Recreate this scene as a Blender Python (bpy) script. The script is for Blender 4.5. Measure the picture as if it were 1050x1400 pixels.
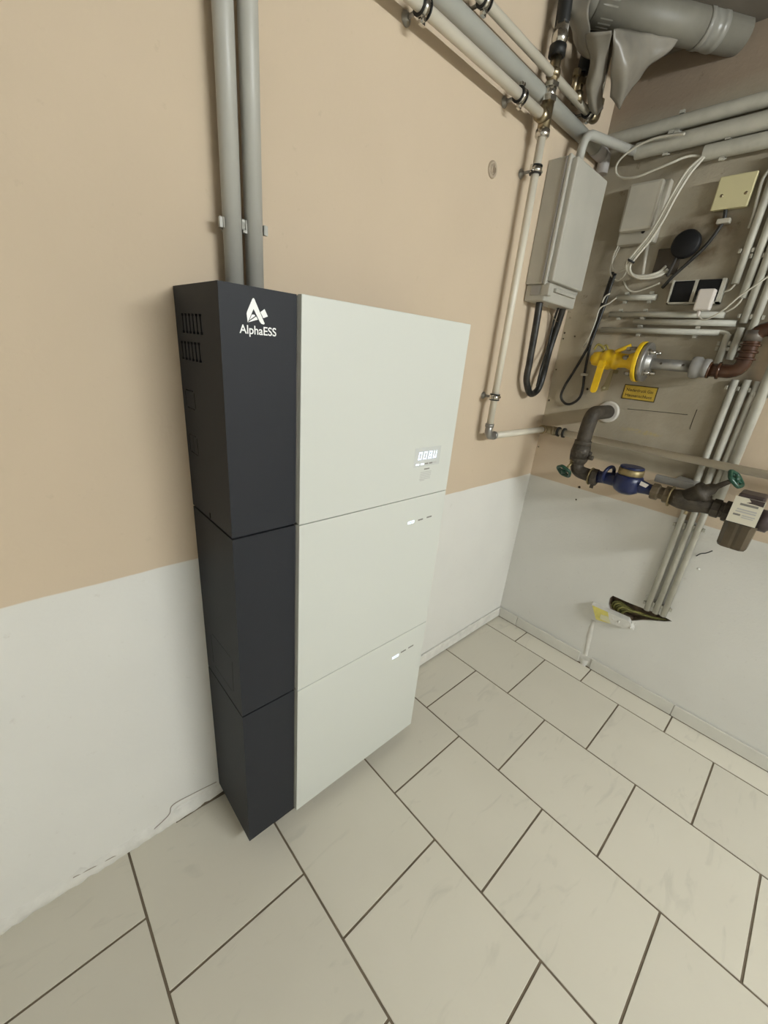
import bpy, bmesh, math, random
from mathutils import Vector, Matrix, noise
from mathutils.geometry import tessellate_polygon
random.seed(4)
for o in list(bpy.data.objects): bpy.data.objects.remove(o)
S = bpy.context.scene
COL = S.collection
# ------------------------------------------------------------------ camera
CAM = Vector((-1.819576, -0.889108, 1.305565))
RIGHT = Vector((0.736875, -0.670534, 0.086018))
DOWN = Vector((-0.190402, -0.327942, -0.925312))
FWD = Vector((0.648662, 0.665461, -0.369323))
FPX = 556.42
cd = bpy.data.cameras.new('camera'); cam = bpy.data.objects.new('camera', cd); COL.objects.link(cam)
cd.sensor_fit = 'HORIZONTAL'; cd.sensor_width = 36; cd.lens = FPX / 1050 * 36; cd.clip_start = .01
m = Matrix((RIGHT, -DOWN, -FWD)).transposed().to_4x4(); m.translation = CAM
cam.matrix_world = m
S.camera = cam
# ------------------------------------------------------------------ world and exposure
w = bpy.data.worlds.new('world'); S.world = w; w.use_nodes = True
w.node_tree.nodes['Background'].inputs[0].default_value = (.9, .85, .75, 1)
w.node_tree.nodes['Background'].inputs[1].default_value = 0.0
S.view_settings.view_transform = 'Standard'; S.view_settings.look = 'None'
S.view_settings.exposure = 0.0; S.view_settings.gamma = 1; S.view_settings.use_curve_mapping = False
LAMP_POWER = 362.0
LAMP_COLOUR = (.95, 1.0, 1.0)
# room size (metres)
XN, YN, ZC = -3.1, -4.6, 2.27
# ------------------------------------------------------------------ pixel -> point helpers (1050x1400 frame)
def ray(px, py): return RIGHT * ((px - 525) / FPX) + DOWN * ((py - 700) / FPX) + FWD
def on(px, py, ax, v):
    d = ray(px, py); return CAM + d * ((v - CAM[ax]) / d[ax])
def LW(px, py, off=0.0): return on(px, py, 1, -off)      # plane parallel to the left wall
def RW(px, py, off=0.0): return on(px, py, 0, -off)      # plane parallel to the right wall
def FL(px, py, z=0.0): return on(px, py, 2, z)
def mpp(P): return (Vector(P) - CAM).dot(FWD) / FPX
# ------------------------------------------------------------------ materials
MATS = {}
def mat(name, col, rough=.5, metal=0, bump=0, bscale=80, var=0, vscale=6, emit=0, trans=0, alpha=1, spec=.5, dirt=None, dscale=14, damt=.5):
    if name in MATS: return MATS[name]
    M = bpy.data.materials.new(name); M.use_nodes = True; nt = M.node_tree; b = nt.nodes['Principled BSDF']
    b.inputs['Base Color'].default_value = (*col, 1); b.inputs['Roughness'].default_value = rough
    b.inputs['Metallic'].default_value = metal; b.inputs['Specular IOR Level'].default_value = spec
    tc = nt.nodes.new('ShaderNodeNewGeometry')
    src = None
    if var:
        n = nt.nodes.new('ShaderNodeTexNoise'); n.inputs['Scale'].default_value = vscale; n.inputs['Detail'].default_value = 5
        nt.links.new(tc.outputs['Position'], n.inputs['Vector'])
        mr = nt.nodes.new('ShaderNodeMapRange'); mr.inputs[1].default_value = .3; mr.inputs[2].default_value = .7
        mr.inputs[3].default_value = 1 - var; mr.inputs[4].default_value = 1 + var
        nt.links.new(n.outputs[0], mr.inputs[0])
        mx = nt.nodes.new('ShaderNodeMix'); mx.data_type = 'RGBA'; mx.blend_type = 'MULTIPLY'; mx.inputs[0].default_value = 1
        mx.inputs[6].default_value = (*col, 1); nt.links.new(mr.outputs[0], mx.inputs[7]); src = mx.outputs[2]
    if dirt:
        n = nt.nodes.new('ShaderNodeTexNoise'); n.inputs['Scale'].default_value = dscale; n.inputs['Detail'].default_value = 6
        nt.links.new(tc.outputs['Position'], n.inputs['Vector'])
        mr = nt.nodes.new('ShaderNodeMapRange'); mr.inputs[1].default_value = .45; mr.inputs[2].default_value = .62
        mr.inputs[3].default_value = 0; mr.inputs[4].default_value = damt; nt.links.new(n.outputs[0], mr.inputs[0])
        mx = nt.nodes.new('ShaderNodeMix'); mx.data_type = 'RGBA'; nt.links.new(mr.outputs[0], mx.inputs[0])
        if src: nt.links.new(src, mx.inputs[6])
        else: mx.inputs[6].default_value = (*col, 1)
        mx.inputs[7].default_value = (*dirt, 1); src = mx.outputs[2]
    if src: nt.links.new(src, b.inputs['Base Color'])
    if bump:
        n = nt.nodes.new('ShaderNodeTexNoise'); n.inputs['Scale'].default_value = bscale; n.inputs['Detail'].default_value = 4
        nt.links.new(tc.outputs['Position'], n.inputs['Vector'])
        bp = nt.nodes.new('ShaderNodeBump'); bp.inputs['Strength'].default_value = bump; bp.inputs['Distance'].default_value = .004
        nt.links.new(n.outputs[0], bp.inputs['Height']); nt.links.new(bp.outputs[0], b.inputs['Normal'])
    if emit:
        b.inputs['Emission Color'].default_value = (*col, 1); b.inputs['Emission Strength'].default_value = emit
    if trans: b.inputs['Transmission Weight'].default_value = trans
    if alpha < 1: b.inputs['Alpha'].default_value = alpha
    MATS[name] = M; return M

BEIGE = (.585, .475, .35); WHITE = (.70, .685, .64)
def wall_material(name, right=False):
    M = bpy.data.materials.new(name); M.use_nodes = True; nt = M.node_tree; N = nt.nodes; Lk = nt.links; b = N['Principled BSDF']
    b.inputs['Roughness'].default_value = .85; b.inputs['Specular IOR Level'].default_value = .2
    g = N.new('ShaderNodeNewGeometry'); sep = N.new('ShaderNodeSeparateXYZ'); Lk.new(g.outputs['Position'], sep.inputs[0])
    def noi(scale, detail=4, rough=.5):
        n = N.new('ShaderNodeTexNoise'); n.inputs['Scale'].default_value = scale; n.inputs['Detail'].default_value = detail
        n.inputs['Roughness'].default_value = rough
        Lk.new(g.outputs['Position'], n.inputs['Vector']); return n.outputs[0]
    def math_(op, a, c, cl=False):
        n = N.new('ShaderNodeMath'); n.operation = op; n.use_clamp = cl
        for i, v in enumerate((a, c)):
            if isinstance(v, (int, float)): n.inputs[i].default_value = v
            else: Lk.new(v, n.inputs[i])
        return n.outputs[0]
    def rng(v, a, c, lo=0, hi=1):
        n = N.new('ShaderNodeMapRange'); n.inputs[1].default_value = a; n.inputs[2].default_value = c
        n.inputs[3].default_value = lo; n.inputs[4].default_value = hi; Lk.new(v, n.inputs[0]); return n.outputs[0]
    def mix(f, a, c, mode='MIX'):
        n = N.new('ShaderNodeMix'); n.data_type = 'RGBA'; n.blend_type = mode
        if isinstance(f, (int, float)): n.inputs[0].default_value = f
        else: Lk.new(f, n.inputs[0])
        for i, v in ((6, a), (7, c)):
            if isinstance(v, tuple): n.inputs[i].default_value = (*v, 1)
            else: Lk.new(v, n.inputs[i])
        return n.outputs[2]
    zz = math_('ADD', sep.outputs[2], math_('MULTIPLY', math_('SUBTRACT', noi(9, 5), .5), .007))
    line = .817 if not right else .812
    up = rng(zz, line - .0015, line + .0015)
    beige = mix(rng(noi(2.2), .35, .65), BEIGE, tuple(c * .95 for c in BEIGE))
    W = WHITE
    white = mix(rng(noi(3), .4, .65), W, tuple(c * .96 for c in W))
    if right:
        # old unpainted plaster behind the meters, browner tone above the ducts
        wob = math_('MULTIPLY', math_('SUBTRACT', noi(5, 6, .6), .5), .10)
        yy = math_('ADD', sep.outputs[1], wob); z2 = math_('ADD', sep.outputs[2], wob)
        grey = mix(rng(noi(7, 6), .35, .7), (.40, .355, .275), (.32, .28, .21))
        mk = math_('MULTIPLY', rng(yy, -.225, -.245), rng(yy, -.685, -.665))
        mk = math_('MULTIPLY', mk, rng(sep.outputs[2], .95, .96))
        mk2 = rng(z2, 1.50, 1.56)
        mk = math_('MAXIMUM', mk, mk2)
        dirty = mix(rng(noi(4, 5), .4, .65), (.50, .44, .335), (.40, .35, .26))
        left = rng(yy, -.30, -.2)
        hi = mix(math_('MULTIPLY', left, rng(z2, 1.0, 1.1)), beige, dirty)
        hi = mix(mk, hi, grey)
        # brown rusty stain round the old meter plate
        dy = math_('SUBTRACT', yy, -.40); dz = math_('SUBTRACT', z2, 1.735)
        r = math_('ADD', math_('MULTIPLY', dy, dy), math_('MULTIPLY', math_('MULTIPLY', dz, dz), 1.7))
        hi = mix(math_('MULTIPLY', rng(r, .016, .005), rng(noi(16, 5), .35, .6, .3, .85)), hi, (.10, .065, .03))
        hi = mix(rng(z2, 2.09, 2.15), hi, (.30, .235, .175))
        hi = mix(math_('MULTIPLY', rng(noi(24, 6, .7), .62, .7), rng(sep.outputs[2], 1.35, 1.5, .0, .6)), hi, (.10, .075, .04))
        # sticker residue
        dy = math_('SUBTRACT', sep.outputs[1], -.40); dz = math_('SUBTRACT', sep.outputs[2], 1.095)
        r = math_('ADD', math_('MULTIPLY', dy, dy), math_('MULTIPLY', math_('MULTIPLY', dz, dz), 60))
        hi = mix(math_('MULTIPLY', rng(r, .008, .002), rng(noi(60, 5, .7), .45, .6, 0, .5)), hi, (.50, .38, .12))
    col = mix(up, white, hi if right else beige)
    col = mix(rng(noi(40, 5, .6), .64, .74, 0, .16), col, (.30, .24, .18))
    Lk.new(col, b.inputs['Base Color'])
    bp = N.new('ShaderNodeBump'); bp.inputs['Strength'].default_value = .45 if right else .22; bp.inputs['Distance'].default_value = .006
    h = math_('ADD', math_('MULTIPLY', noi(110, 4), .35), math_('MULTIPLY', noi(11, 3), .65))
    Lk.new(h, bp.inputs['Height']); Lk.new(bp.outputs[0], b.inputs['Normal'])
    return M

def tile_material():
    M = bpy.data.materials.new('floor_tile'); M.use_nodes = True; nt = M.node_tree; N = nt.nodes; Lk = nt.links; b = N['Principled BSDF']
    g = N.new('ShaderNodeNewGeometry'); oi = N.new('ShaderNodeObjectInfo')
    sc = N.new('ShaderNodeVectorMath'); sc.operation = 'MULTIPLY'; sc.inputs[1].default_value = (7, 22, 10); Lk.new(g.outputs['Position'], sc.inputs[0])
    ad = N.new('ShaderNodeVectorMath'); ad.operation = 'ADD'; Lk.new(sc.outputs[0], ad.inputs[0])
    cb = N.new('ShaderNodeCombineXYZ'); mu = N.new('ShaderNodeMath'); mu.operation = 'MULTIPLY'; mu.inputs[1].default_value = 50
    Lk.new(oi.outputs['Random'], mu.inputs[0]); Lk.new(mu.outputs[0], cb.inputs[0]); Lk.new(mu.outputs[0], cb.inputs[2]); Lk.new(cb.outputs[0], ad.inputs[1])
    n = N.new('ShaderNodeTexNoise'); n.inputs['Scale'].default_value = 1; n.inputs['Detail'].default_value = 6; n.inputs['Distortion'].default_value = 1.2
    Lk.new(ad.outputs[0], n.inputs['Vector'])
    r1 = N.new('ShaderNodeMapRange'); r1.inputs[1].default_value = .60; r1.inputs[2].default_value = .74; r1.inputs[3].default_value = 0; r1.inputs[4].default_value = .22
    Lk.new(n.outputs[0], r1.inputs[0])
    n2 = N.new('ShaderNodeTexNoise'); n2.inputs['Scale'].default_value = 5; n2.inputs['Detail'].default_value = 5; Lk.new(g.outputs['Position'], n2.inputs['Vector'])
    mx0 = N.new('ShaderNodeMix'); mx0.data_type = 'RGBA'; Lk.new(n2.outputs[0], mx0.inputs[0])
    mx0.inputs[6].default_value = (.66, .62, .52, 1); mx0.inputs[7].default_value = (.61, .57, .475, 1)
    hv = N.new('ShaderNodeMapRange'); hv.inputs[3].default_value = .95; hv.inputs[4].default_value = 1.05; Lk.new(oi.outputs['Random'], hv.inputs[0])
    mxr = N.new('ShaderNodeMix'); mxr.data_type = 'RGBA'; mxr.blend_type = 'MULTIPLY'; mxr.inputs[0].default_value = 1
    Lk.new(mx0.outputs[2], mxr.inputs[6]); Lk.new(hv.outputs[0], mxr.inputs[7])
    mx = N.new('ShaderNodeMix'); mx.data_type = 'RGBA'; Lk.new(r1.outputs[0], mx.inputs[0]); Lk.new(mxr.outputs[2], mx.inputs[6]); mx.inputs[7].default_value = (.33, .32, .27, 1)
    Lk.new(mx.outputs[2], b.inputs['Base Color']); b.inputs['Roughness'].default_value = .5; b.inputs['Specular IOR Level'].default_value = .4
    n3 = N.new('ShaderNodeTexNoise'); n3.inputs['Scale'].default_value = 160; Lk.new(g.outputs['Position'], n3.inputs['Vector'])
    bp = N.new('ShaderNodeBump'); bp.inputs['Strength'].default_value = .08; bp.inputs['Distance'].default_value = .002
    Lk.new(n3.outputs[0], bp.inputs['Height']); Lk.new(bp.outputs[0], b.inputs['Normal'])
    return M

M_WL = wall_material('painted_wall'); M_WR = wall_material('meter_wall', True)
M_TILE = tile_material()
M_WASH = mat('whitewashed_wall', (.78, .77, .73), .9, var=.04, vscale=3, bump=.2)
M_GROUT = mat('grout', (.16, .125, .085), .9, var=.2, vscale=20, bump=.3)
M_CEIL = mat('dark_ceiling', (.16, .14, .115), .95, var=.3, vscale=4, bump=.5, bscale=30)
M_SKIRT = mat('skirting_tile', (.64, .62, .56), .45, var=.05, vscale=9)
M_PLASTER = mat('filler_plaster', (.66, .64, .59), .9, var=.08, vscale=30, bump=.6, bscale=45)
M_DARKGAP = mat('black_gap', (.03, .024, .018), .9)
M_DARK = mat('anthracite_powder_coat', (.019, .0205, .025), .55, bump=.05, bscale=600, spec=.22)
M_DARKLINE = mat('vent_black', (.003, .003, .003), .8, spec=.1)
M_PANEL = mat('white_glass_panel', (.585, .595, .55), .42)
M_BODY = mat('grey_panel_edge', (.30, .285, .26), .5)
M_LOGO = mat('logo_white', (.86, .86, .84), .5)
M_LED = mat('led_white', (.78, .87, 1.0), .5, emit=1.0)
M_LEDBLUE = mat('led_blue', (.35, .45, 1.0), .5, emit=.7)
M_PRINT = mat('grey_print', (.20, .19, .17), .6)
M_PRINTSOFT = mat('soft_grey_print', (.45, .44, .42), .6)
M_PANE = mat('display_film', (.56, .57, .545), .25)
M_CONDUIT = mat('grey_conduit_plastic', (.40, .39, .35), .42, var=.05, vscale=10)
M_OLDCON = mat('old_conduit_plastic', (.47, .455, .39), .6, var=.06, vscale=18, dirt=(.25, .22, .16), dscale=30, damt=.15)
M_CREAM = mat('cream_painted_pipe', (.66, .61, .505), .38, var=.05, vscale=12)
M_DRAIN = mat('grey_green_drain', (.43, .43, .385), .5, var=.08, vscale=8)
M_CHROME = mat('nickel', (.62, .60, .56), .18, 1)
M_BRONZE = mat('tarnished_brass', (.36, .30, .20), .32, 1, var=.2, vscale=40)
M_RUBBER = mat('black_rubber', (.010, .010, .009), .55)
M_STEEL = mat('grey_steel', (.34, .33, .31), .38, .8, var=.15, vscale=30)
M_CAB = mat('cabinet_grey', (.42, .40, .345), .5, var=.05, vscale=10)
M_BLACKCABLE = mat('black_cable', (.008, .0085, .008), .45, dirt=(.22, .20, .16), dscale=30, damt=.10)
M_WHITECABLE = mat('white_cable', (.52, .49, .41), .5, var=.08)
M_BOXW = mat('off_white_plastic', (.46, .43, .36), .5, var=.06, vscale=14)
M_BOXY = mat('yellowed_plastic', (.58, .53, .31), .5, var=.05)
M_YELLOW = mat('gas_yellow', (.78, .50, .012), .35, var=.12, vscale=30)
M_SIGN = mat('sign_yellow', (.50, .34, .04), .5, var=.12, vscale=40)
M_SIGNBLACK = mat('sign_black', (.06, .045, .015), .6)
M_RUST = mat('rusted_iron', (.058, .047, .034), .65, .2, var=.3, vscale=35, bump=.5, bscale=120)
M_REDPIPE = mat('brown_lacquered_pipe', (.062, .026, .013), .22, .2, var=.25, vscale=30)
M_BLUE = mat('meter_blue', (.006, .012, .06), .35, var=.2, vscale=30)
M_BRASS = mat('brass', (.28, .22, .11), .5, .7, var=.2, vscale=40)
M_GREEN = mat('handwheel_green', (.010, .055, .032), .4, var=.25, vscale=50)
M_LABEL = mat('label_card', (.66, .62, .50), .6)
M_CUP = mat('brown_filter_cup', (.075, .055, .032), .2, var=.2, vscale=20)
M_FILTERHEAD = mat('dark_filter_head', (.045, .03, .028), .4)
M_GREENCABLE = mat('green_yellow_cable', (.33, .31, .10), .5, var=.4, vscale=40)
M_TAPE = mat('yellow_tape', (.66, .58, .16), .5, var=.12, vscale=40)
M_FOIL = mat('dusty_plastic_sheet', (.22, .20, .165), .35, var=.2, vscale=12)
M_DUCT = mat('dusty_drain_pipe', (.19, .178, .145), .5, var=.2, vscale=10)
M_WOOD = mat('dark_meter_plate', (.055, .042, .028), .7, var=.2, vscale=20)
M_SCREENDARK = mat('black_plastic', (.008, .008, .009), .55, spec=.25)

# ------------------------------------------------------------------ mesh builder
class MB:
    def __init__(s): s.v = []; s.f = []; s.sm = []
    def add(s, vs, fs, smooth=False):
        o = len(s.v); s.v += [Vector(v) for v in vs]
        for i, f in enumerate(fs):
            s.f.append([o + k for k in f]); s.sm.append(smooth if isinstance(smooth, bool) else smooth[i])
        return s
    def box(s, a, b, bevel=0.0):
        a = Vector(a); b = Vector(b); lo = Vector(map(min, a, b)); hi = Vector(map(max, a, b))
        bm = bmesh.new(); bmesh.ops.create_cube(bm, size=1)
        for v in bm.verts: v.co = Vector(((v.co.x + .5) * (hi.x - lo.x) + lo.x, (v.co.y + .5) * (hi.y - lo.y) + lo.y, (v.co.z + .5) * (hi.z - lo.z) + lo.z))
        if bevel: bmesh.ops.bevel(bm, geom=bm.edges[:], offset=bevel, segments=2, affect='EDGES', profile=.5)
        bm.verts.index_update(); s.add([v.co.copy() for v in bm.verts], [[v.index for v in f.verts] for f in bm.faces]); bm.free(); return s
    def hull(s, pts, d):
        """extrude polygon pts (3d list) by vector d"""
        n = len(pts); d = Vector(d); pts = [Vector(p) for p in pts]
        fs = [list(range(n))[::-1], list(range(n, 2 * n))] + [[i, (i + 1) % n, n + (i + 1) % n, n + i] for i in range(n)]
        return s.add(pts + [p + d for p in pts], fs)
    def tube(s, path, r, seg=14, caps=True, closed=False):
        path = [Vector(p) for p in path]; n = len(path); R_ = r if isinstance(r, (list, tuple)) else [r] * n
        def tan(i):
            if closed: return (path[(i + 1) % n] - path[i - 1]).normalized()
            a = path[max(i - 1, 0)]; b = path[min(i + 1, n - 1)]; return (b - a).normalized()
        t = tan(0); u = t.orthogonal().normalized(); vs = []
        for i in range(n):
            t2 = tan(i); q = t.rotation_difference(t2); u = (q @ u); u = (u - t2 * u.dot(t2)).normalized(); t = t2; w_ = t.cross(u)
            for k in range(seg):
                a = 2 * math.pi * k / seg; vs.append(path[i] + (u * math.cos(a) + w_ * math.sin(a)) * R_[i])
        fs = []; sm = []
        for i in range(n if closed else n - 1):
            j = (i + 1) % n
            for k in range(seg): fs.append([i * seg + k, i * seg + (k + 1) % seg, j * seg + (k + 1) % seg, j * seg + k]); sm.append(True)
        if caps and not closed:
            fs.append(list(range(seg))[::-1]); fs.append([(n - 1) * seg + k for k in range(seg)]); sm += [False, False]
        return s.add(vs, fs, sm)
    def cyl(s, a, b, r, r2=None, seg=20): return s.tube([a, b], [r, r if r2 is None else r2], seg)
    def lathe(s, origin, axis, prof, seg=24):
        """prof: list of (dist along axis, radius)"""
        o = Vector(origin); ax = Vector(axis).normalized(); u = ax.orthogonal().normalized(); w_ = ax.cross(u); vs = []; n = len(prof)
        for d, r in prof:
            for k in range(seg):
                a = 2 * math.pi * k / seg; vs.append(o + ax * d + (u * math.cos(a) + w_ * math.sin(a)) * max(r, 1e-5))
        fs = [[i * seg + k, i * seg + (k + 1) % seg, (i + 1) * seg + (k + 1) % seg, (i + 1) * seg + k] for i in range(n - 1) for k in range(seg)]
        sm = []
        for i in range(n - 1):
            d0, r0 = prof[i]; d1, r1 = prof[i + 1]
            sm += [not (abs(d1 - d0) < 1e-6)] * seg
        if seg <= 8: sm = [False] * len(sm)
        fs += [list(range(seg))[::-1], [(n - 1) * seg + k for k in range(seg)]]; sm += [False, False]
        return s.add(vs, fs, sm)
    def hexnut(s, a, b, r): return s.add_flat_tube(a, b, r, 6)
    def add_flat_tube(s, a, b, r, seg):
        m0 = len(s.sm); s.tube([a, b], r, seg); s.sm[m0:] = [False] * (len(s.sm) - m0); return s
    def torus(s, c, axis, R_, r, seg=28, sseg=10):
        ax = Vector(axis).normalized(); u = ax.orthogonal().normalized(); w_ = ax.cross(u); c = Vector(c)
        return s.tube([c + (u * math.cos(2 * math.pi * k / seg) + w_ * math.sin(2 * math.pi * k / seg)) * R_ for k in range(seg)], r, sseg, closed=True)
    def sphere(s, c, r, seg=16, rings=10, sq=(1, 1, 1)):
        c = Vector(c); vs = []; fs = []
        for i in range(1, rings):
            a = math.pi * i / rings
            for k in range(seg):
                b = 2 * math.pi * k / seg; vs.append(c + Vector((r * sq[0] * math.sin(a) * math.cos(b), r * sq[1] * math.sin(a) * math.sin(b), r * sq[2] * math.cos(a))))
        for i in range(rings - 2):
            for k in range(seg): fs.append([i * seg + k, (i + 1) * seg + k, (i + 1) * seg + (k + 1) % seg, i * seg + (k + 1) % seg])
        T = len(vs); vs += [c + Vector((0, 0, r * sq[2])), c - Vector((0, 0, r * sq[2]))]
        for k in range(seg): fs.append([T, k, (k + 1) % seg]); fs.append([T + 1, (rings - 2) * seg + (k + 1) % seg, (rings - 2) * seg + k])
        return s.add(vs, fs, True)
    def build(s, name, material, parent=None):
        lo = Vector((min(v[i] for v in s.v) for i in range(3))); hi = Vector((max(v[i] for v in s.v) for i in range(3))); c = (lo + hi) / 2
        me = bpy.data.meshes.new(name); me.from_pydata([v - c for v in s.v], [], s.f)
        for p, k in zip(me.polygons, s.sm): p.use_smooth = k
        me.update(); bm = bmesh.new(); bm.from_mesh(me); bmesh.ops.recalc_face_normals(bm, faces=bm.faces[:]); bm.to_mesh(me); bm.free()
        me.materials.append(material)
        o = bpy.data.objects.new(name, me); COL.objects.link(o); put(o, c, parent); return o
WPOS = {}
def put(o, c, parent):
    c = Vector(c); WPOS[o] = c
    if parent: o.parent = parent; o.location = c - WPOS[parent]
    else: o.location = c
def tag(o, label, cat, group=None):
    o['label'] = label; o['category'] = cat
    if group: o['group'] = group
    return o
def thing(name, label, cat, loc, group=None):
    o = bpy.data.objects.new(name, None); COL.objects.link(o); o.empty_display_size = .03; put(o, loc, None); return tag(o, label, cat, group)
def struct(o): o['kind'] = 'structure'; return o
def spline(pts, n=8):
    pts = [Vector(p) for p in pts]; out = []
    for i in range(len(pts) - 1):
        p0 = pts[i - 1] if i else pts[0] * 2 - pts[1]; p1 = pts[i]; p2 = pts[i + 1]; p3 = pts[i + 2] if i + 2 < len(pts) else p2 * 2 - p1
        for k in range(n):
            t = k / n; out.append(.5 * ((2 * p1) + (p2 - p0) * t + (2 * p0 - 5 * p1 + 4 * p2 - p3) * t * t + (3 * p1 - p0 - 3 * p2 + p3) * t ** 3))
    return out + [pts[-1]]
def bend(pts, r, n=6):
    """polyline with rounded corners"""
    pts = [Vector(p) for p in pts]; out = [pts[0]]
    for i in range(1, len(pts) - 1):
        a = (pts[i - 1] - pts[i]).normalized(); b = (pts[i + 1] - pts[i]).normalized()
        rr = min(r, (pts[i - 1] - pts[i]).length * .49, (pts[i + 1] - pts[i]).length * .49)
        A = pts[i] + a * rr; B = pts[i] + b * rr
        for k in range(n + 1):
            t = k / n; out.append(A * (1 - t) ** 2 + pts[i] * 2 * t * (1 - t) + B * t * t)
    return out + [pts[-1]]
def text_mesh(body, x0, width, capz, z0, ypl, material, name, parent, axis='x', depth=.0004, xpl=None):
    """lettering on a plane: axis x = on a plane y = ypl facing -y ; axis y = on plane x = xpl facing -x (reads towards -y)"""
    cu = bpy.data.curves.new('letters', 'FONT'); cu.body = body; cu.size = 1; cu.extrude = 0; cu.fill_mode = 'BOTH'; cu.offset = .012
    ob = bpy.data.objects.new('letters', cu); COL.objects.link(ob)
    dg = bpy.context.evaluated_depsgraph_get(); me = ob.evaluated_get(dg).to_mesh()
    V = [v.co.copy() for v in me.vertices]; F = [list(p.vertices) for p in me.polygons]; ob.evaluated_get(dg).to_mesh_clear()
    bpy.data.objects.remove(ob)
    xa = min(v.x for v in V); xb = max(v.x for v in V); k = width / (xb - xa); kz = capz / .69
    mb = MB()
    if axis == 'x': mb.add([Vector((x0 + (v.x - xa) * k, ypl, z0 + v.y * kz)) for v in V], F)
    else: mb.add([Vector((xpl, x0 - (v.x - xa) * k, z0 + v.y * kz)) for v in V], F)
    return mb.build(name, material, parent)

# ================================================================== SETTING
# floor slab with grout, each tile a piece of its own
T = 1 / 3; JG = .0054; X0 = .1238; Y0 = -.3421; SH = .5104
floor = struct(MB().box((XN, YN, -.08), (0, 0, -.0022)).build('floor', M_GROUT))
tile_cache = {}
def tile(x0, x1, y0, y1):
    x0 = max(x0, XN); x1 = min(x1, -.0005); y0 = max(y0, YN); y1 = min(y1, -.0005)
    if y1 > -.03: y1 = -.0005
    if x1 - x0 < .012 or y1 - y0 < .012: return
    key = (round(x1 - x0, 4), round(y1 - y0, 4)); c = Vector(((x0 + x1) / 2, (y0 + y1) / 2, -.004))
    if key not in tile_cache:
        o = MB().box((x0, y0, -.008), (x1, y1, 0), .0009).build('tile', M_TILE, floor); tile_cache[key] = o.data
    else:
        o = bpy.data.objects.new('tile', tile_cache[key]); COL.objects.link(o); put(o, c, floor)
for r in range(-1, 10):
    xa = -(X0 + r * T) - JG / 2; xb = -(X0 + (r + 1) * T) + JG / 2
    off = 0 if r % 2 == 0 else SH
    for k in range(-3, 14):
        ya = Y0 - (k + off) * T - JG / 2; yb = Y0 - (k + 1 + off) * T + JG / 2
        if yb > 0 or ya < YN: 
            if ya <= YN or yb >= 0: continue
        tile(xb, xa, yb, ya)
# walls
WT = .15
struct(MB().box((XN - WT, 0, -.08), (WT, WT, ZC)).build('wall_left', M_WL))
wall_left = bpy.data.objects['wall_left']
hole_px = [(833, 818), (838, 814.5), (846, 818), (862, 825), (880, 832), (897, 838), (911, 845), (919, 849.5), (908, 850), (895, 849), (878, 848), (862, 849), (846, 841), (834, 835), (831.5, 826)]
hole = [RW(*p) for p in hole_px]
rect = [Vector((0, YN, -.08)), Vector((0, 0, -.08)), Vector((0, 0, ZC)), Vector((0, YN, ZC))]
drill = []
for px, py, rr in [(792, 666, 3.2), (787.6, 683, 2.2), (733, 610, 1.9), (786, 460, 2), (769, 455, 2.6), (768, 463, 2), (758, 505, 2), (748, 547, 2.4), (803, 532, 3)]:
    p = RW(px, py); r_ = max(rr * mpp(p) * .55, .0026)
    p.y = min(p.y, -.009)
    drill.append([p + Vector((0, r_ * math.cos(2 * math.pi * k / 8), r_ * math.sin(2 * math.pi * k / 8))) for k in range(8)])
tris = tessellate_polygon([rect, hole] + drill); allv = rect + hole + [p for ring in drill for p in ring]
mb = MB(); mb.add(allv, [list(t) for t in tris])
nh = len(hole); back = [p * 1 + Vector((.055, 0, 0)) for p in hole]
mb.add(hole + back, [[i, (i + 1) % nh, nh + (i + 1) % nh, nh + i] for i in range(nh)] + [list(range(nh, 2 * nh))])
mb.add([Vector((WT, p.y, p.z)) for p in rect] + rect, [[0, 1, 2, 3]] + [[i, (i + 1) % 4, 4 + (i + 1) % 4, 4 + i] for i in range(4)])
for ring in drill: mb.add(ring + [p + Vector((.03, 0, 0)) for p in ring], [[k, (k + 1) % 8, 8 + (k + 1) % 8, 8 + k] for k in range(8)] + [list(range(8, 16))])
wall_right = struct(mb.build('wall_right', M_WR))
struct(MB().box((XN - WT, YN - WT, -.08), (WT, YN, ZC)).build('wall_near', M_WASH))
struct(MB().box((XN - WT, YN, -.08), (XN, 0, ZC)).build('wall_far_side', M_WASH))
ceiling = struct(MB().box((XN - WT, YN - WT, ZC), (WT, WT, ZC + .12)).build('ceiling', M_CEIL))
# skirting: right wall, tile by tile
bb = struct(MB().box((-.004, YN, 0), (0, -.006, .052)).build('baseboard_right', M_PLASTER))
y1 = RW(707, 851).y; y2 = RW(790, 902, .009).y; y2b = RW(806, 912, .009).y; y3 = RW(916, 977, .009).y
cuts = [(-.009, y1 + .0015), (y1 - .0015, y2), (y2b, y3 + .0015)]
yy = y3 - .0015
while yy > -2.6: cuts.append((yy, yy - .33)); yy -= .333
for a, b_ in cuts: MB().box((-.0095, b_, .004), (-.003, a, .058), .0012).build('skirting_tile', M_SKIRT, bb)
MB().box((-.0075, YN, .0003), (-.0005, -.009, .0045)).build('joint', M_GROUT, bb)
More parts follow.
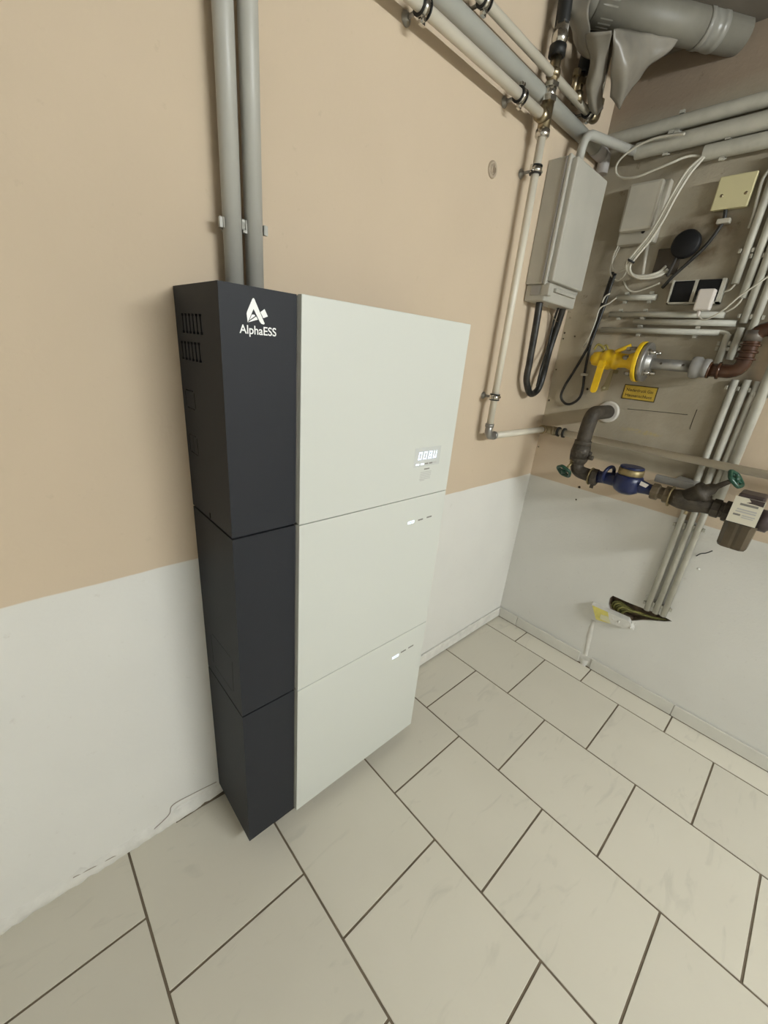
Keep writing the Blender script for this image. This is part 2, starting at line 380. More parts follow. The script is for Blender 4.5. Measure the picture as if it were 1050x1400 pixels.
# smeared filler between two skirting tiles and the ridge of filler above it
def blob_strip(pts, wid, thick, nrm, rnd=.35, seg=3):
    """lumpy strip along pts lying on a wall (nrm points into the room)"""
    pts = spline(pts, 4); n = len(pts); mb = MB(); vs = []; nrm = Vector(nrm)
    for i, p in enumerate(pts):
        t = (pts[min(i + 1, n - 1)] - pts[max(i - 1, 0)]).normalized(); s_ = t.cross(nrm).normalized(); w_ = wid(i / (n - 1)) if callable(wid) else wid
        w_ *= 1 + rnd * (noise.noise(p * 60))
        for j in range(5):
            q = (j - 2) / 2; h = thick * (1 - q * q) * (1 + rnd * noise.noise(p * 90 + Vector((j, 0, 0))))
            vs.append(p + s_ * q * w_ / 2 + nrm * (h - .0005))
    fs = [[i * 5 + j, i * 5 + j + 1, (i + 1) * 5 + j + 1, (i + 1) * 5 + j] for i in range(n - 1) for j in range(4)]
    mb.add(vs, fs, True); return mb
NR = (-1, 0, 0); NL = (0, -1, 0)
blob_strip([RW(811, 848), RW(806, 868), RW(802, 888), RW(798, 905)], .020, .0045, NR, .6).build('filler_ridge', M_PLASTER, wall_right)
blob_strip([RW(799, 901, .004), RW(797, 908, .006), RW(796, 914, .008)], .034, .007, NR).build('filler_smear', M_PLASTER, bb)
# skirting: left wall behind / right of the battery stack, then crumbly filler to the left of it
bl = struct(MB().box((-1.50, -.010, .007), (-.0098, -.0005, .060), .003).build('baseboard_left', M_PLASTER))
MB().box((-1.50, -.0025, .0002), (-.012, -.0003, .0075)).build('joint', M_GROUT, bl)
blob_strip([Vector((x, -.0, .017 + .006 * noise.noise(Vector((x * 9, 3, 1))))) for x in [-1.50 - .06 * k for k in range(22)]], .050, .009, NL, .6).build('filler_strip', M_PLASTER, bl)
blob_strip([LW(296, 1075), LW(270, 1086), LW(245, 1101), LW(236, 1112)], .010, .003, NL, .6).build('filler_crack', M_PLASTER, bl)
MB().tube([FL(307, 1082.5, .002), FL(275, 1101.5, .002), FL(241, 1124.5, .002)], [.006, .004, .0015], 6).build('shaded_joint', M_GROUT, bl)  # dirty joint as a solid tube, the gap's shade put into its brown
MB().tube(spline([LW(296, 1069, .001), LW(262, 1086, .001), LW(236, 1101, .002), LW(231, 1114, .002), LW(208, 1136, .006), LW(188, 1153, .006), LW(150, 1174, .006), LW(100, 1200, .004)]), .0011, 5).build('crack', mat('dusty_crack', (.33, .29, .24), .9), bl)
# small drill holes and the left wall's chipped plug, its holes' dark put in as flat brown patches
pl = LW(673, 232)
MB().torus(pl, (0, 1, 0), .016, .005).lathe(pl + Vector((0, -.001, 0)), NL, [(0, .012), (.003, .010), (.004, .001)]).build('chipped_filler', mat('chipped_filler', (.42, .34, .25), .9, bump=.8, bscale=200), wall_left)
MB().hull([pl + Vector((a, -.005, b)) for a, b in ((-.003, .008), (.002, .009), (.003, -.007), (-.002, -.008))], (0, -.001, 0)).build('drill_hole', mat('raw_brick', (.22, .165, .11), .95, var=.3, vscale=40, bump=.8), wall_left)
MB().hull([pl + Vector((a, -.005, b)) for a, b in ((.006, .006), (.009, .004), (.010, -.005), (.007, -.006))], (0, -.001, 0)).build('drill_hole', MATS['raw_brick'], wall_left)
for ring in drill:
    n = len(ring); c = sum(ring, Vector()) / n; rim = [c + (p - c) * .97 + Vector((.0006, 0, 0)) for p in ring]
    MB().add(rim + [p + Vector((.027, 0, 0)) for p in rim], [[k, (k + 1) % n, n + (k + 1) % n, n + k] for k in range(n)] + [list(range(n, 2 * n))]).build('drill_hole', MATS['raw_brick'], wall_right)
# pencil-like cracks in the old plaster
for pts in ([(858, 559), (890, 562), (940, 567)], [(943, 587), (947, 575), (953, 560)]):
    MB().tube(spline([RW(*p, .0005) for p in pts]), .0011, 5).build('crack', M_WOOD, wall_right)

# ================================================================== LAMP (behind the camera, on the ceiling)
t = thing('tube_lamp_offscreen', 'long fluorescent tube lamp hanging on two rods below the dark ceiling', 'lamp', (-.95, -2.7, ZC))
LZ = 1.93
MB().cyl((-1.52, -2.7, LZ), (-.38, -2.7, LZ), .018).build('tube_offscreen', mat('tube_light', LAMP_COLOUR, .5, emit=LAMP_POWER), t)
MB().box((-1.57, -2.735, LZ + .034), (-.33, -2.665, LZ + .085), .006).build('housing', mat('lamp_housing', (.7, .7, .68), .5), t)
for x in (-1.535, -.365): MB().box((x - .014, -2.718, LZ - .02), (x + .014, -2.682, LZ + .036), .003).build('lamp_holder', M_LOGO, t)
for x in (-1.35, -.55): MB().cyl((x, -2.7, LZ + .08), (x, -2.7, ZC), .006, seg=8).build('hanger', M_STEEL, t)

# ================================================================== BATTERY STACK
XL = -1.5435; DF = .206; DW = .2165
XD = (LW(405.4, 400, DF).x + LW(401.4, 1106.5, DF).x) / 2
XM = XD + .0035
XR = (LW(644.8, 447.2, DW).x + LW(608.1, 671.5, DW).x + LW(569, 945, DW).x) / 3
ZT = LW(298.6, 381, DF).z; Z1 = (LW(316.8, 736.4, DF).z + LW(406, 720.7, DW).z) / 2; Z2 = (LW(331, 979.3, DF).z + LW(404.8, 948.3, DW).z) / 2; ZB = (LW(340.2, 1149, DF).z + LW(403.5, 1110, DW).z) / 2 - .004
print('BOX', XD, XM, XR, ZT, Z1, Z2, ZB)
G = .0022
def side_pt(px, py): return on(px, py, 0, XL - .0004)
def side_cover(parent, zb, zt, slots):
    """box whose -x face is pierced by the given slots (polygons on that face); each slot gets a liner of its own"""
    z0, z1, y0, y1 = zb + G, zt - G, -DF, -.002
    face = [Vector((XL, y0, z0)), Vector((XL, y1, z0)), Vector((XL, y1, z1)), Vector((XL, y0, z1))]; back = [Vector((XD, p.y, p.z)) for p in face]
    polys_ = [p for _, p in slots]; mb = MB()
    mb.add(face + [v for p in polys_ for v in p], [list(t) for t in tessellate_polygon([face] + polys_)])
    mb.add(face + back, [[4, 5, 6, 7]] + [[k, (k + 1) % 4, 4 + (k + 1) % 4, 4 + k] for k in range(4)])
    o = mb.build('side_cover', M_DARK, parent); o['label'] = 'anthracite cable side cover'
    for nm, p in slots:
        n = len(p); MB().add(p + [v + Vector((.014, 0, 0)) for v in p], [[k, (k + 1) % n, n + (k + 1) % n, n + k] for k in range(n)] + [list(range(n, 2 * n))]).build(nm, M_DARK, o)
def fp(px, py): p = on(px, py, 0, XL); return Vector((XL, min(p.y, -.0065), p.z))
def vent_cuts(quad, n):
    tl, tr, br, bl_ = [fp(*q) for q in quad]; out = []; u = (tr - tl) / n
    for i in range(n):
        a = tl.lerp(tr, i / (n - 1)); b_ = bl_.lerp(br, i / (n - 1)); w_ = u * .20; e = u * .40; d = (b_ - a).normalized() * .0042
        out.append(('vent_slot', [a - e, a + e, a + e + d, a + w_ + d, b_ + w_ - d, b_ + e - d, b_ + e, b_ - e, b_ - e - d, b_ - w_ - d, a - w_ + d, a - e + d]))
    return out
def line_cut(a, b_, wd, nm):
    a, b_ = a.lerp(b_, .07), b_.lerp(a, .07); d = (b_ - a).normalized(); s_ = Vector((0, -d.z, d.y)) * wd; return (nm, [a - s_, b_ - s_, b_ + s_, a + s_])
def knock_cuts(quad, wd): q = [fp(*k) for k in quad]; return [line_cut(q[k], q[(k + 1) % 4], wd, 'knockout') for k in range(4)]
def module(name, label, cat, zb, zt, slots=()):
    t = thing(name, label, cat, (XL + .3, -.1, zb))
    MB().box((XD + .002, -.014, zb + .004), (XR - .004, -DW + .012, zt - .004)).build('body', M_BODY, t)
    side_cover(t, zb, zt, list(slots))
    MB().box((XD + .0004, -DF + .03, zb + .003), (XM + .01, -DF + .004, zt - .003)).build('slit_seal', M_BODY, t)
    MB().box((XM, -DW + .013, zb + G * .45), (XR, -DW, zt - G * .45), .0012).build('front_panel', M_PANEL, t)['label'] = 'white front panel'
    MB().box((XL + .03, -.0145, zb + .05), (XR - .03, 0, zt - .05)).build('wall_bracket', M_BODY, t)
    return t
ka = fp(263.5, 595.5); kb = fp(266.5, 620)
inv_slots = vent_cuts([(249, 428), (273, 429), (276, 458), (251.5, 455)], 6) + vent_cuts([(248.5, 466), (271.5, 468.5), (274.5, 496), (251, 491)], 6) + knock_cuts([(253, 532), (265, 536), (268, 561), (256, 556)], .0010) + knock_cuts([(258.5, 593), (269, 598), (272, 624), (261, 616)], .0010) + [line_cut(ka, kb, .0006, 'knockout_bar')]
inv = module('battery_inverter', 'top inverter unit with white front, logo and lit display, above two battery modules', 'inverter', Z1, ZT, inv_slots)
b1 = module('battery_module', 'middle battery module with white front, directly under the inverter with the logo', 'battery', Z2, Z1, knock_cuts([(288, 864), (317.5, 902), (319.5, 948), (292.5, 908)], .0007))
b2 = module('battery_module', 'lowest battery module with white front, hanging just above the floor tiles', 'battery', ZB, Z2)
for t, z in ((inv, Z1), (b1, Z2)):      # shadow joints between the modules
    MB().box((XL + .003, -.02, z + .0001), (XD - .003, -DF + .003, z + G)).build('joint_seal', M_DARK, t)
a = side_pt(287.5, 705); MB().hull([a + Vector((0, -.002, -.006)), a + Vector((0, .002, -.006)), a + Vector((0, .002, .006)), a + Vector((0, -.002, .006))], (-.0006, 0, 0)).build('screw', M_DARKLINE, inv)
# logo and name
def lp(u, v): return LW(320 + u / 15, 400 + v / 15, DF + .0004)
polys = [[(375, 125), (395, 112), (415, 125), (628, 635), (612, 657), (560, 640), (528, 600), (400, 335), (305, 560), (280, 612), (258, 430), (268, 385)],
         [(365, 450), (415, 452), (435, 478), (315, 565)], [(455, 490), (488, 555), (290, 610), (312, 588)], [(625, 338), (693, 490), (600, 525), (540, 400)]]
mb = MB()
for pg in polys: 
    P3 = [lp(*q) for q in pg]; mb.add(P3, [list(t) for t in tessellate_polygon([P3])])
mb.build('logo', M_LOGO, inv)['label'] = 'white letter A emblem'
xa = LW(327.2, 450, DF).x; xb = LW(377.5, 455, DF).x
text_mesh('AlphaESS', xa, xb - xa, LW(330, 443.5, DF).z - LW(330, 455.2, DF).z, LW(328, 455, DF).z, -DF - .0004, M_LOGO, 'lettering', inv)['label'] = 'white lettering AlphaESS'
# display
YD = -DW - .0004
def dp(px, py): p = LW(px, py, DW + .0004); return p
tl = dp(568.5, 613); tr = dp(603.5, 609.5); bz = dp(600, 634).z
zt_ = (tl.z + tr.z) / 2
MB().box((tl.x, -DW - .0003, bz), (tr.x, -DW + .002, zt_), .0001).build('display_pane', M_PANE, inv)
SEG = {'0': 'abcdef', '8': 'abcdefg', 'U': 'bcdef'}
dx0 = dp(571.3, 626).x; dx1 = dp(598.2, 622).x; dz1 = dp(585, 617.2).z; dz0 = dp(585, 627.2).z
dw = (dx1 - dx0) / 4
for i, ch in enumerate('008U'):
    x0 = dx0 + dw * i + dw * .10; x1 = x0 + dw * .60; zm = (dz0 + dz1) / 2; th = (x1 - x0) * .22; sl = .0022; mb = MB()
    def q(xa_, xb_, za, zb_):
        f = lambda x, z: Vector((x + sl * (z - dz0) / (dz1 - dz0), YD, z)); mb.add([f(xa_, za), f(xb_, za), f(xb_, zb_), f(xa_, zb_)], [[0, 1, 2, 3]])
    for sgm in SEG[ch]:
        if sgm == 'a': q(x0, x1, dz1 - th, dz1)
        if sgm == 'd': q(x0, x1, dz0, dz0 + th)
        if sgm == 'g': q(x0, x1, zm - th / 2, zm + th / 2)
        if sgm == 'f': q(x0, x0 + th, zm, dz1)
        if sgm == 'e': q(x0, x0 + th, dz0, zm)
        if sgm == 'b': q(x1 - th, x1, zm, dz1)
        if sgm == 'c': q(x1 - th, x1, dz0, zm)
    mb.build('display_digit', M_LED, inv)['label'] = 'glowing white digit'
def lozenge(px, py, wpx, hpx, m_, name, parent, y=YD):
    p = dp(px, py); k = 1 / 556.42 * (p - CAM).dot(FWD); wx = abs(dp(px + wpx / 2, py).x - dp(px - wpx / 2, py).x) / 2; h = hpx * k / 2
    MB().hull([(p.x - wx, y, p.z - h), (p.x + wx, y, p.z - h), (p.x + wx, y, p.z + h), (p.x - wx, y, p.z + h)], (0, .0006, 0)).build(name, m_, parent)
for px, py, m_ in ((570.8, 635.6, M_LED), (577.4, 634.6, M_LED), (583.2, 633.6, M_PRINT), (589.0, 632.7, M_PRINT), (594.2, 631.8, M_PRINTSOFT)): lozenge(px, py, 4.4, 2.0, m_, 'indicator', inv)
for px, py in ((573, 629.6), (580.2, 628.4), (587, 627.6), (594.6, 626.2)): lozenge(px, py, 2.8, 1.3, M_PRINTSOFT, 'printed_unit', inv)
lozenge(583.6, 640.8, 7, 1.7, M_PRINT, 'printed_heading', inv)
for i in range(6): lozenge(582.6 - .5 * i - (3 if i == 5 else 0), 645 + 2.35 * i, 14 if i < 5 else 6, .9, M_PRINTSOFT, 'printed_line', inv)
for t, led, d1, d2 in ((b1, (562, 714.2), (575, 710.4), (586.8, 706.6)), (b2, (540.8, 897.8), (551.6, 890.2), (561.8, 884))):
    lozenge(*led, 8, 3.8, M_LED, 'indicator', t); lozenge(*led, 4.5, 1.8, M_LEDBLUE, 'indicator_core', t, YD - .0003)
    lozenge(*d1, 6.4, 2.1, M_PRINT, 'indicator', t); lozenge(*d2, 6.4, 2.1, M_PRINT, 'indicator', t)

# ================================================================== CONDUITS ABOVE THE BATTERY
def clip_u(mb, c, axis, r, nrm, wdt=.016):
    """open plastic clip round a pipe: two cheeks and a foot towards the wall; nrm points to the room"""
    c = Vector(c); nrm = Vector(nrm); ax = Vector(axis).normalized(); s_ = ax.cross(nrm).normalized()
    arc = [c + (s_ * math.cos(a) - nrm * math.sin(a)) * (r + .0022) for a in [math.radians(-25 + 230 * k / 12) for k in range(13)]]
    for i in range(12):
        p, q_ = arc[i], arc[i + 1]; o1 = (p - c).normalized() * .0030; o2 = (q_ - c).normalized() * .0030; e = ax * wdt / 2
        mb.add([p - e, q_ - e, q_ + o2 - e, p + o1 - e, p + e, q_ + e, q_ + o2 + e, p + o1 + e],
               [[0, 1, 2, 3], [4, 7, 6, 5], [0, 4, 5, 1], [3, 2, 6, 7], [1, 5, 6, 2], [0, 3, 7, 4]])
    for sg in (-1, 1):      # lips at the mouth
        p = c + (s_ * sg) * (r + .003) + nrm * (r * .42)
        mb.add([p + ax * a + s_ * sg * b - nrm * d for a in (-wdt / 2, wdt / 2) for b in (-.001, .006) for d in (0, .007)], [[0, 1, 3, 2], [4, 6, 7, 5], [0, 4, 5, 1], [2, 3, 7, 6], [0, 2, 6, 4], [1, 5, 7, 3]])
    return mb
OC = .030
for (tx, ty), (bx_, by_), ck, lab in (((306, 0), (319, 381), (316, 308), 'grey plastic conduit rising from the battery top, above the side vents'), ((338.5, 0), (348.5, 386), (346, 312), 'grey plastic conduit rising from the battery top, nearer the white front panels')):
    x = (LW(tx, ty, OC).x + LW(bx_, by_, OC).x) / 2
    t = thing('conduit', lab, 'conduit', (x, -OC, ZT), 'conduits above the battery')
    MB().tube(bend([(x, -OC, ZT + .001), (x, -OC, 1.85), (x, -.092, 1.91), (x, -.092, ZC)], .03), .0168, 24).build('pipe', M_CONDUIT, t)
    clip_u(MB(), (x, -OC, LW(*ck, OC).z), (0, 0, 1), .0168, NL).box((x - .008, -.0125, LW(*ck, OC).z - .008), (x + .008, 0, LW(*ck, OC).z + .008)).build('clip', M_CONDUIT, t)

# ================================================================== PIPES ON THE LEFT WALL
def clamp(parent, c, axis, r, nrm, m_=None, rubber=True, wdt=.018):
    """two-screw pipe clamp with rubber insert, stud and round wall plate"""
    c = Vector(c); ax = Vector(axis).normalized(); nrm = Vector(nrm); s_ = ax.cross(nrm).normalized(); off = abs((c if abs(nrm.x) else c).dot(nrm))
    cl = MB().lathe(c - ax * wdt / 2, ax, [(0, r + .001), (0, r + .0055), (wdt, r + .0055), (wdt, r + .001)], 24)
    for sg in (-1, 1):
        p = c + s_ * sg * (r + .009)
        cl.hull([p + ax * a + s_ * sg * .006 * b + nrm * d for a, b, d in ((-.007, -1, -.004), (.007, -1, -.004), (.007, 1, -.004), (-.007, 1, -.004))], nrm * .008)
        cl.add_flat_tube(p + nrm * .004, p + nrm * .009, .004, 8)
    cl = cl.build('clamp', m_ or M_CHROME, parent)
    if rubber:
        for sg in (-1, 1): MB().lathe(c + ax * sg * (wdt / 2 + .0005) - ax * .0015, ax, [(0, r + .0003), (0, r + .0058), (.003, r + .0058), (.003, r + .0003)], 24).build('rubber_insert', M_RUBBER, cl)
    foot = c - nrm * off
    MB().cyl(foot, c - nrm * (r + .004), .0042, seg=10).build('stud', M_STEEL, cl)
    MB().lathe(foot, nrm, [(0, .013), (.002, .013), (.006, .007), (.010, .006)], 16).build('wall_plate', M_STEEL, cl)
    return cl
XF = XN + .002
OPR = .057; OP = .05; XV = -.5035; Z_P1 = 1.9605; R1 = .0122
up = thing('cream_water_pipe', 'cream water pipe below the thick grey pipe, dropping beside the cabinet to the meter wall', 'pipe', (XV, -OP, 1.04))
MB().cyl((XF, -OP, Z_P1), (XV - .028, -OP, Z_P1), R1, seg=24).build('pipe', M_CREAM, up)
ZL = LW(664, 592, OP).z + .0; 
ZLOW = RW(800, 602, .05).z + .013; print('ZL', ZL, 'ZLOW', ZLOW)
MB().cyl((XV, -OP, ZLOW + .02), (XV, -OP, 1.925), .0120, seg=24).build('pipe', M_CREAM, up)
MB().cyl((XV + .02, -OP, ZLOW), (-.075, -OP, ZLOW), .0125, seg=24).build('pipe', M_CREAM, up)
MB().cyl((-OPR, -.095, ZLOW), (-OPR, YN + .002, ZLOW - .004), .0135, seg=24).build('pipe', M_CREAM, up)
MB().tube(bend([(XV, -OP, ZLOW + .045), (XV, -OP, ZLOW), (XV + .045, -OP, ZLOW)], .022), .0138, 20).lathe((XV, -OP, ZLOW + .034), (0, 0, 1), [(0, .0158), (.012, .0158)]).lathe((XV + .034, -OP, ZLOW), (1, 0, 0), [(0, .0158), (.010, .0158)]).build('elbow_fitting', M_STEEL, up)
MB().tube(bend([(-.085, -OP, ZLOW), (-OPR, -OP, ZLOW), (-OPR, -.10, ZLOW)], .022), .0165, 20).lathe((-.082, -OP, ZLOW), (1, 0, 0), [(-.008, .019), (.006, .019)]).lathe((-OPR, -.09, ZLOW), (0, 1, 0), [(-.008, .019), (.006, .019)]).build('elbow_fitting', M_BRONZE, up)
for px, py in ((578, 13), (711.7, 130)): clamp(up, (LW(px, py, OP).x, -OP, Z_P1), (1, 0, 0), R1, NL)
clamp(up, (-1.72, -OP, Z_P1), (1, 0, 0), R1, NL)
clamp(up, (XV, -OP, LW(733, 233, OP).z), (0, 0, 1), .0120, NL)
clamp(up, (XV, -OP, LW(675, 543, OP).z), (0, 0, 1), .0120, NL)
py_ = RW(765, 589, OP).y
for d in (0, -.024): MB().lathe((-OPR, py_ + d, ZLOW), (0, 1, 0), [(-.004, .015), (-.004, .0205), (.004, .0205), (.004, .015)], 20).build('pipe_ring', M_RUBBER, up)
MB().cyl((0, py_ - .012, ZLOW + .0), (-OP + .012, py_ - .012, ZLOW), .005, seg=8).build('stud', M_STEEL, up)
for y in (-.9, -1.9): clamp(up, (-OPR, y, ZLOW - .002), (0, 1, 0), .0150, NR)
# fittings of the riser (in front of the horizontal pipes)
def fz(px, py): return LW(px, py, OP).z
MB().lathe((XV, -OP, 1.915), (0, 0, 1), [(0, .0165), (.004, .020), (.018, .020), (.020, .0165), (.026, .0165)], 20).build('union_nut', M_CHROME, up)
MB().cyl((XV, -OP, 1.935), (XV, -OP, 2.0), .0175).cyl((XV - .034, -OP, Z_P1), (XV, -OP, Z_P1), .0185).build('tee_fitting', M_BRONZE, up)
MB().hexnut((XV, -OP, 1.995), (XV, -OP, 2.008), .021).cyl((XV, -OP, 2.0), (XV, -OP, 2.03), .0165).hexnut((XV, -OP, 2.026), (XV, -OP, 2.036), .021).build('union_nut', M_CHROME, up)
MB().cyl((XV, -OP, 2.03), (XV, -OP, 2.10), .0145).lathe((XV, -OP, 2.048), (0, 0, 1), [(0, .0145), (.003, .019), (.016, .019), (.019, .0145)]).build('riser_pipe', M_BRONZE, up)
MB().lathe((XV, -OP, 2.092), (0, 0, 1), [(0, .017), (.002, .0225), (.022, .0225), (.024, .017)]).build('black_nut', M_RUBBER, up)
MB().sphere((XV, -OP, 2.130), .0215).hexnut((XV, -OP, 2.138), (XV, -OP, 2.160), .0195).build('ball_valve', M_CHROME, up)
MB().tube(spline([(XV, -OP, 2.155), (XV - .004, -OP, 2.20), (XV - .010, -OP, ZC)]), .019, 16).build('hose', M_RUBBER, up)
# upper thin cream pipe
ZP3 = (LW(700, 40, OP).z + LW(805, 153, OP).z) / 2; ZP3 = 2.055
t = thing('cream_water_pipe', 'thin cream water pipe running highest along the beige wall, above the thick grey pipe', 'pipe', (-1.5, -OP, ZP3))
MB().cyl((XF, -OP, ZP3), (-.245, -OP, ZP3), .0108, seg=20).build('pipe', M_CREAM, t)
for px, py in ((662, 6), (804, 154)): clamp(t, (LW(px, py, OP).x, -OP, ZP3), (1, 0, 0), .0108, NL)
clamp(t, (-1.6, -OP, ZP3), (1, 0, 0), .0108, NL)
MB().tube(bend([(-.25, -OP, ZP3), (-.215, -OP, ZP3), (-.215, -OP, ZP3 + .04)], .015), .0150, 16).hexnut((-.215, -OP, ZP3 + .035), (-.215, -OP, ZP3 + .050), .018).build('elbow_fitting', M_BRONZE, t)
MB().cyl((-.215, -OP, ZP3 + .045), (-.215, -OP, 2.26), .0085).build('riser_pipe', M_CHROME, t)
xh = LW(797, 95, OP).x
MB().cyl((xh, -OP, ZP3), (xh, -OP, 2.125), .010).lathe((xh, -OP, ZP3), (0, 0, 1), [(-.006, .016), (.016, .016), (.02, .012)]).hexnut((xh, -OP, 2.090), (xh, -OP, 2.104), .0155).build('tee_fitting', M_BRONZE, t)
MB().tube(spline([(xh, -OP, 2.115), (xh + .003, -OP, 2.18), (xh - .008, -OP, ZC)]), .0165, 16).build('hose', M_RUBBER, t)
MB().cyl((LW(787, 108, OP).x, -OP, ZP3 + .006), (LW(787, 108, OP).x, -OP, ZP3 + .052), .0085).hexnut((LW(787, 108, OP).x, -OP, ZP3 + .044), (LW(787, 108, OP).x, -OP, ZP3 + .058), .012).build('drain_cock', M_BRONZE, t)
# thick grey pipe
OG = .026; zg = sum(LW(px, py, OG).z for px, py in ((605, 0), (672, 62), (742, 134))) / 3; print('zg', zg, [LW(px, py, OG).z for px, py in ((605, 0), (672, 62), (742, 134))])
t = thing('thick_grey_pipe', 'thick grey-green drain pipe running along the beige wall between two cream pipes', 'pipe', (-1.5, -OG, zg))
MB().cyl((XF, -OG, zg), (-.118, -OG, zg), .0205, seg=28).build('pipe', M_DRAIN, t)
MB().lathe((-.125, -OG, zg), (1, 0, 0), [(0, .021), (0, .0232), (.06, .0232), (.06, .021)], 28).tube(bend([(-.07, -OG, zg), (-.035, -OG, zg), (-.035, -OG, zg - .05)], .03), .0205, 20).build('socket', mat('lilac_grey_pvc', (.40, .375, .36), .5), t)
for x in (-.75, -1.6, -2.4): MB().cyl((x, 0, zg - .015), (x, -OG, zg - .015), .004, seg=8).build('stud', M_STEEL, t)

# ================================================================== GREY CABINET ON THE LEFT WALL, CABLES
CX0, CX1, CD, CZ0, CZ1 = -.362, -.112, .098, 1.562, 1.917
t = thing('meter_cabinet', 'grey plastic electrical cabinet in the corner, black cables hanging from its base', 'cabinet', ((CX0 + CX1) / 2, 0, CZ0 - .06))
MB().box((CX0, 0, CZ0), (CX1, -.070, CZ1), .004).build('body', M_CAB, t)
lid = MB().box((CX0 - .003, -.068, CZ0 - .003), (CX1 + .003, -.078, CZ1 + .002), .003).box((CX0 + .008, -.076, CZ0 + .008), (CX1 - .008, -CD, CZ1 - .006), .005).build('lid', M_CAB, t)
MB().box((CX0 - .004, -.062, CZ0 + .002), (CX0 + .004, -.067, CZ1 - .004)).build('seal_gap', M_BODY, t)
MB().box((CX0 + .006, -.002, CZ0 - .052), (CX1 - .004, -.080, CZ0 + .001), .006).build('terminal_cover', M_CAB, t)
MB().box((CX0 + .003, -.024, CZ0 - .034), (CX0 + .010, -.060, CZ0 - .004), .001).build('knockout', M_BODY, t)
MB().box((CX0 + .06, -.079, CZ0 - .018), (CX1 - .03, -.090, CZ0 - .006), .002).build('latch_rail', M_CAB, t)
MB().box((CX0 + .002, -.066, CZ0 - .036), (CX0 + .026, -.094, CZ0 + .002), .003).build('hinge', M_CAB, t)
ZCB = CZ0 - .045
def cable(name, label, pts, r, m_, cat='cable', n=8, seg=10, group=None):
    o = MB().tube(spline(pts, n), r, seg).build(name, m_, None); return tag(o, label, cat, group)
p0 = Vector((LW(738, 412, .045).x, -.045, ZCB))
cable('black_cable', 'thick black cable looping in a U below the grey cabinet', [p0, LW(732, 450, .045), LW(724, 495, .042), LW(720, 520, .040), LW(725, 538, .040), LW(735, 533, .042), LW(742, 515, .045)] + [RW(751, 480, .13), RW(764, 440, .13), Vector((LW(772, 412, .05).x, -.05, ZCB))], .0125, M_BLACKCABLE, seg=14)
cable('black_cable', 'thin black cable beside the thick loop under the grey cabinet', [Vector((LW(768, 414, .05).x - .012, -.048, ZCB)), RW(757, 440, .15), RW(750, 470, .15), LW(741, 500, .055), LW(734, 528, .052)], .0045, M_BLACKCABLE)
cable('thin_wire', 'thin brown wire curling below the grey cabinet between the black cables', [Vector((LW(750, 412, .04).x, -.04, ZCB)), LW(751, 425, .04), LW(757, 435, .042), LW(762, 440, .046)], .0012, M_BRONZE)
# conduit from the cabinet top to the duct on the right wall
pa = Vector((-.278, -.058, CZ1 - .002)); zc = RW(845, 198, .05).z
cable('cabinet_conduit', 'grey conduit bending from the cabinet top towards the ducts on the meter wall', bend([pa, (-.278, -.064, 1.998), (-.045, -.13, 2.008)], .035), .0135, M_CONDUIT, 'conduit', 1, 16)

# ================================================================== DUCTS ALONG THE TOP OF THE RIGHT WALL
def duct(label, zpx, y0, r, clips=(), wall_clip=.010):
    off = r + wall_clip; z = RW(*zpx, off).z
    t = thing('conduit_duct', label, 'conduit', (-off, -1.0, z), 'ducts along the top of the meter wall')
    seg = 24; n = seg; vs = []
    MB().tube([(-off, y0, z), (-off, YN + .002, z)], r, 24, caps=False).tube([(-off, y0, z), (-off, y0 - .3, z)], r * .86, 24, caps=False).build('pipe', M_OLDCON, t)
    for px, py in clips:
        y = RW(px, py, off).y; clip_u(MB(), (-off, y, z), (0, 1, 0), r, NR, .014).box((0, y - .007, z - .010), (-wall_clip - .003, y + .007, z + .010)).build('clip', M_OLDCON, t)
    return t
duct('highest grey duct along the top of the meter wall, reaching into the corner', (1050, 135), -.012, .0200, [(930, 166)])
duct('thick grey duct in the middle of three along the top of the meter wall', (1050, 164), RW(868, 212, .04).y, .0235, [(910, 212)])
duct('lowest grey duct along the meter wall top, white cables leaving its end', (1050, 191), RW(962, 213, .03).y, .0210, [(991, 206)])

# ================================================================== DRAIN PIPE AND PLASTIC SHEET IN THE TOP CORNER
A = on(808, 6, 0, -.42); Bq = on(1004, 48, 0, -.02); ax = (Bq - A).normalized()
t = thing('drain_pipe', 'fat dusty drain pipe crossing the dark corner under the ceiling', 'pipe', (A + Bq) / 2)
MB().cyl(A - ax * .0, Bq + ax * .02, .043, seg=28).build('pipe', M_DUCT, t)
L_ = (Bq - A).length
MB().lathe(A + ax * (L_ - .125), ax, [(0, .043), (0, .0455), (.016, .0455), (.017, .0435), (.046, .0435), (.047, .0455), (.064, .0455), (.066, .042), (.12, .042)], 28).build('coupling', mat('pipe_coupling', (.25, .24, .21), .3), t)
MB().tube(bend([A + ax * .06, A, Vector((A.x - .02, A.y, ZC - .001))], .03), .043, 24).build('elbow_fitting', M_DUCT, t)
MB().tube(spline([Vector((-.19, -.20, ZC)), Vector((-.20, -.205, 2.25)), A + ax * .27 + Vector((0, 0, -.02))]), .008, 8).build('hanger', M_STEEL, t)
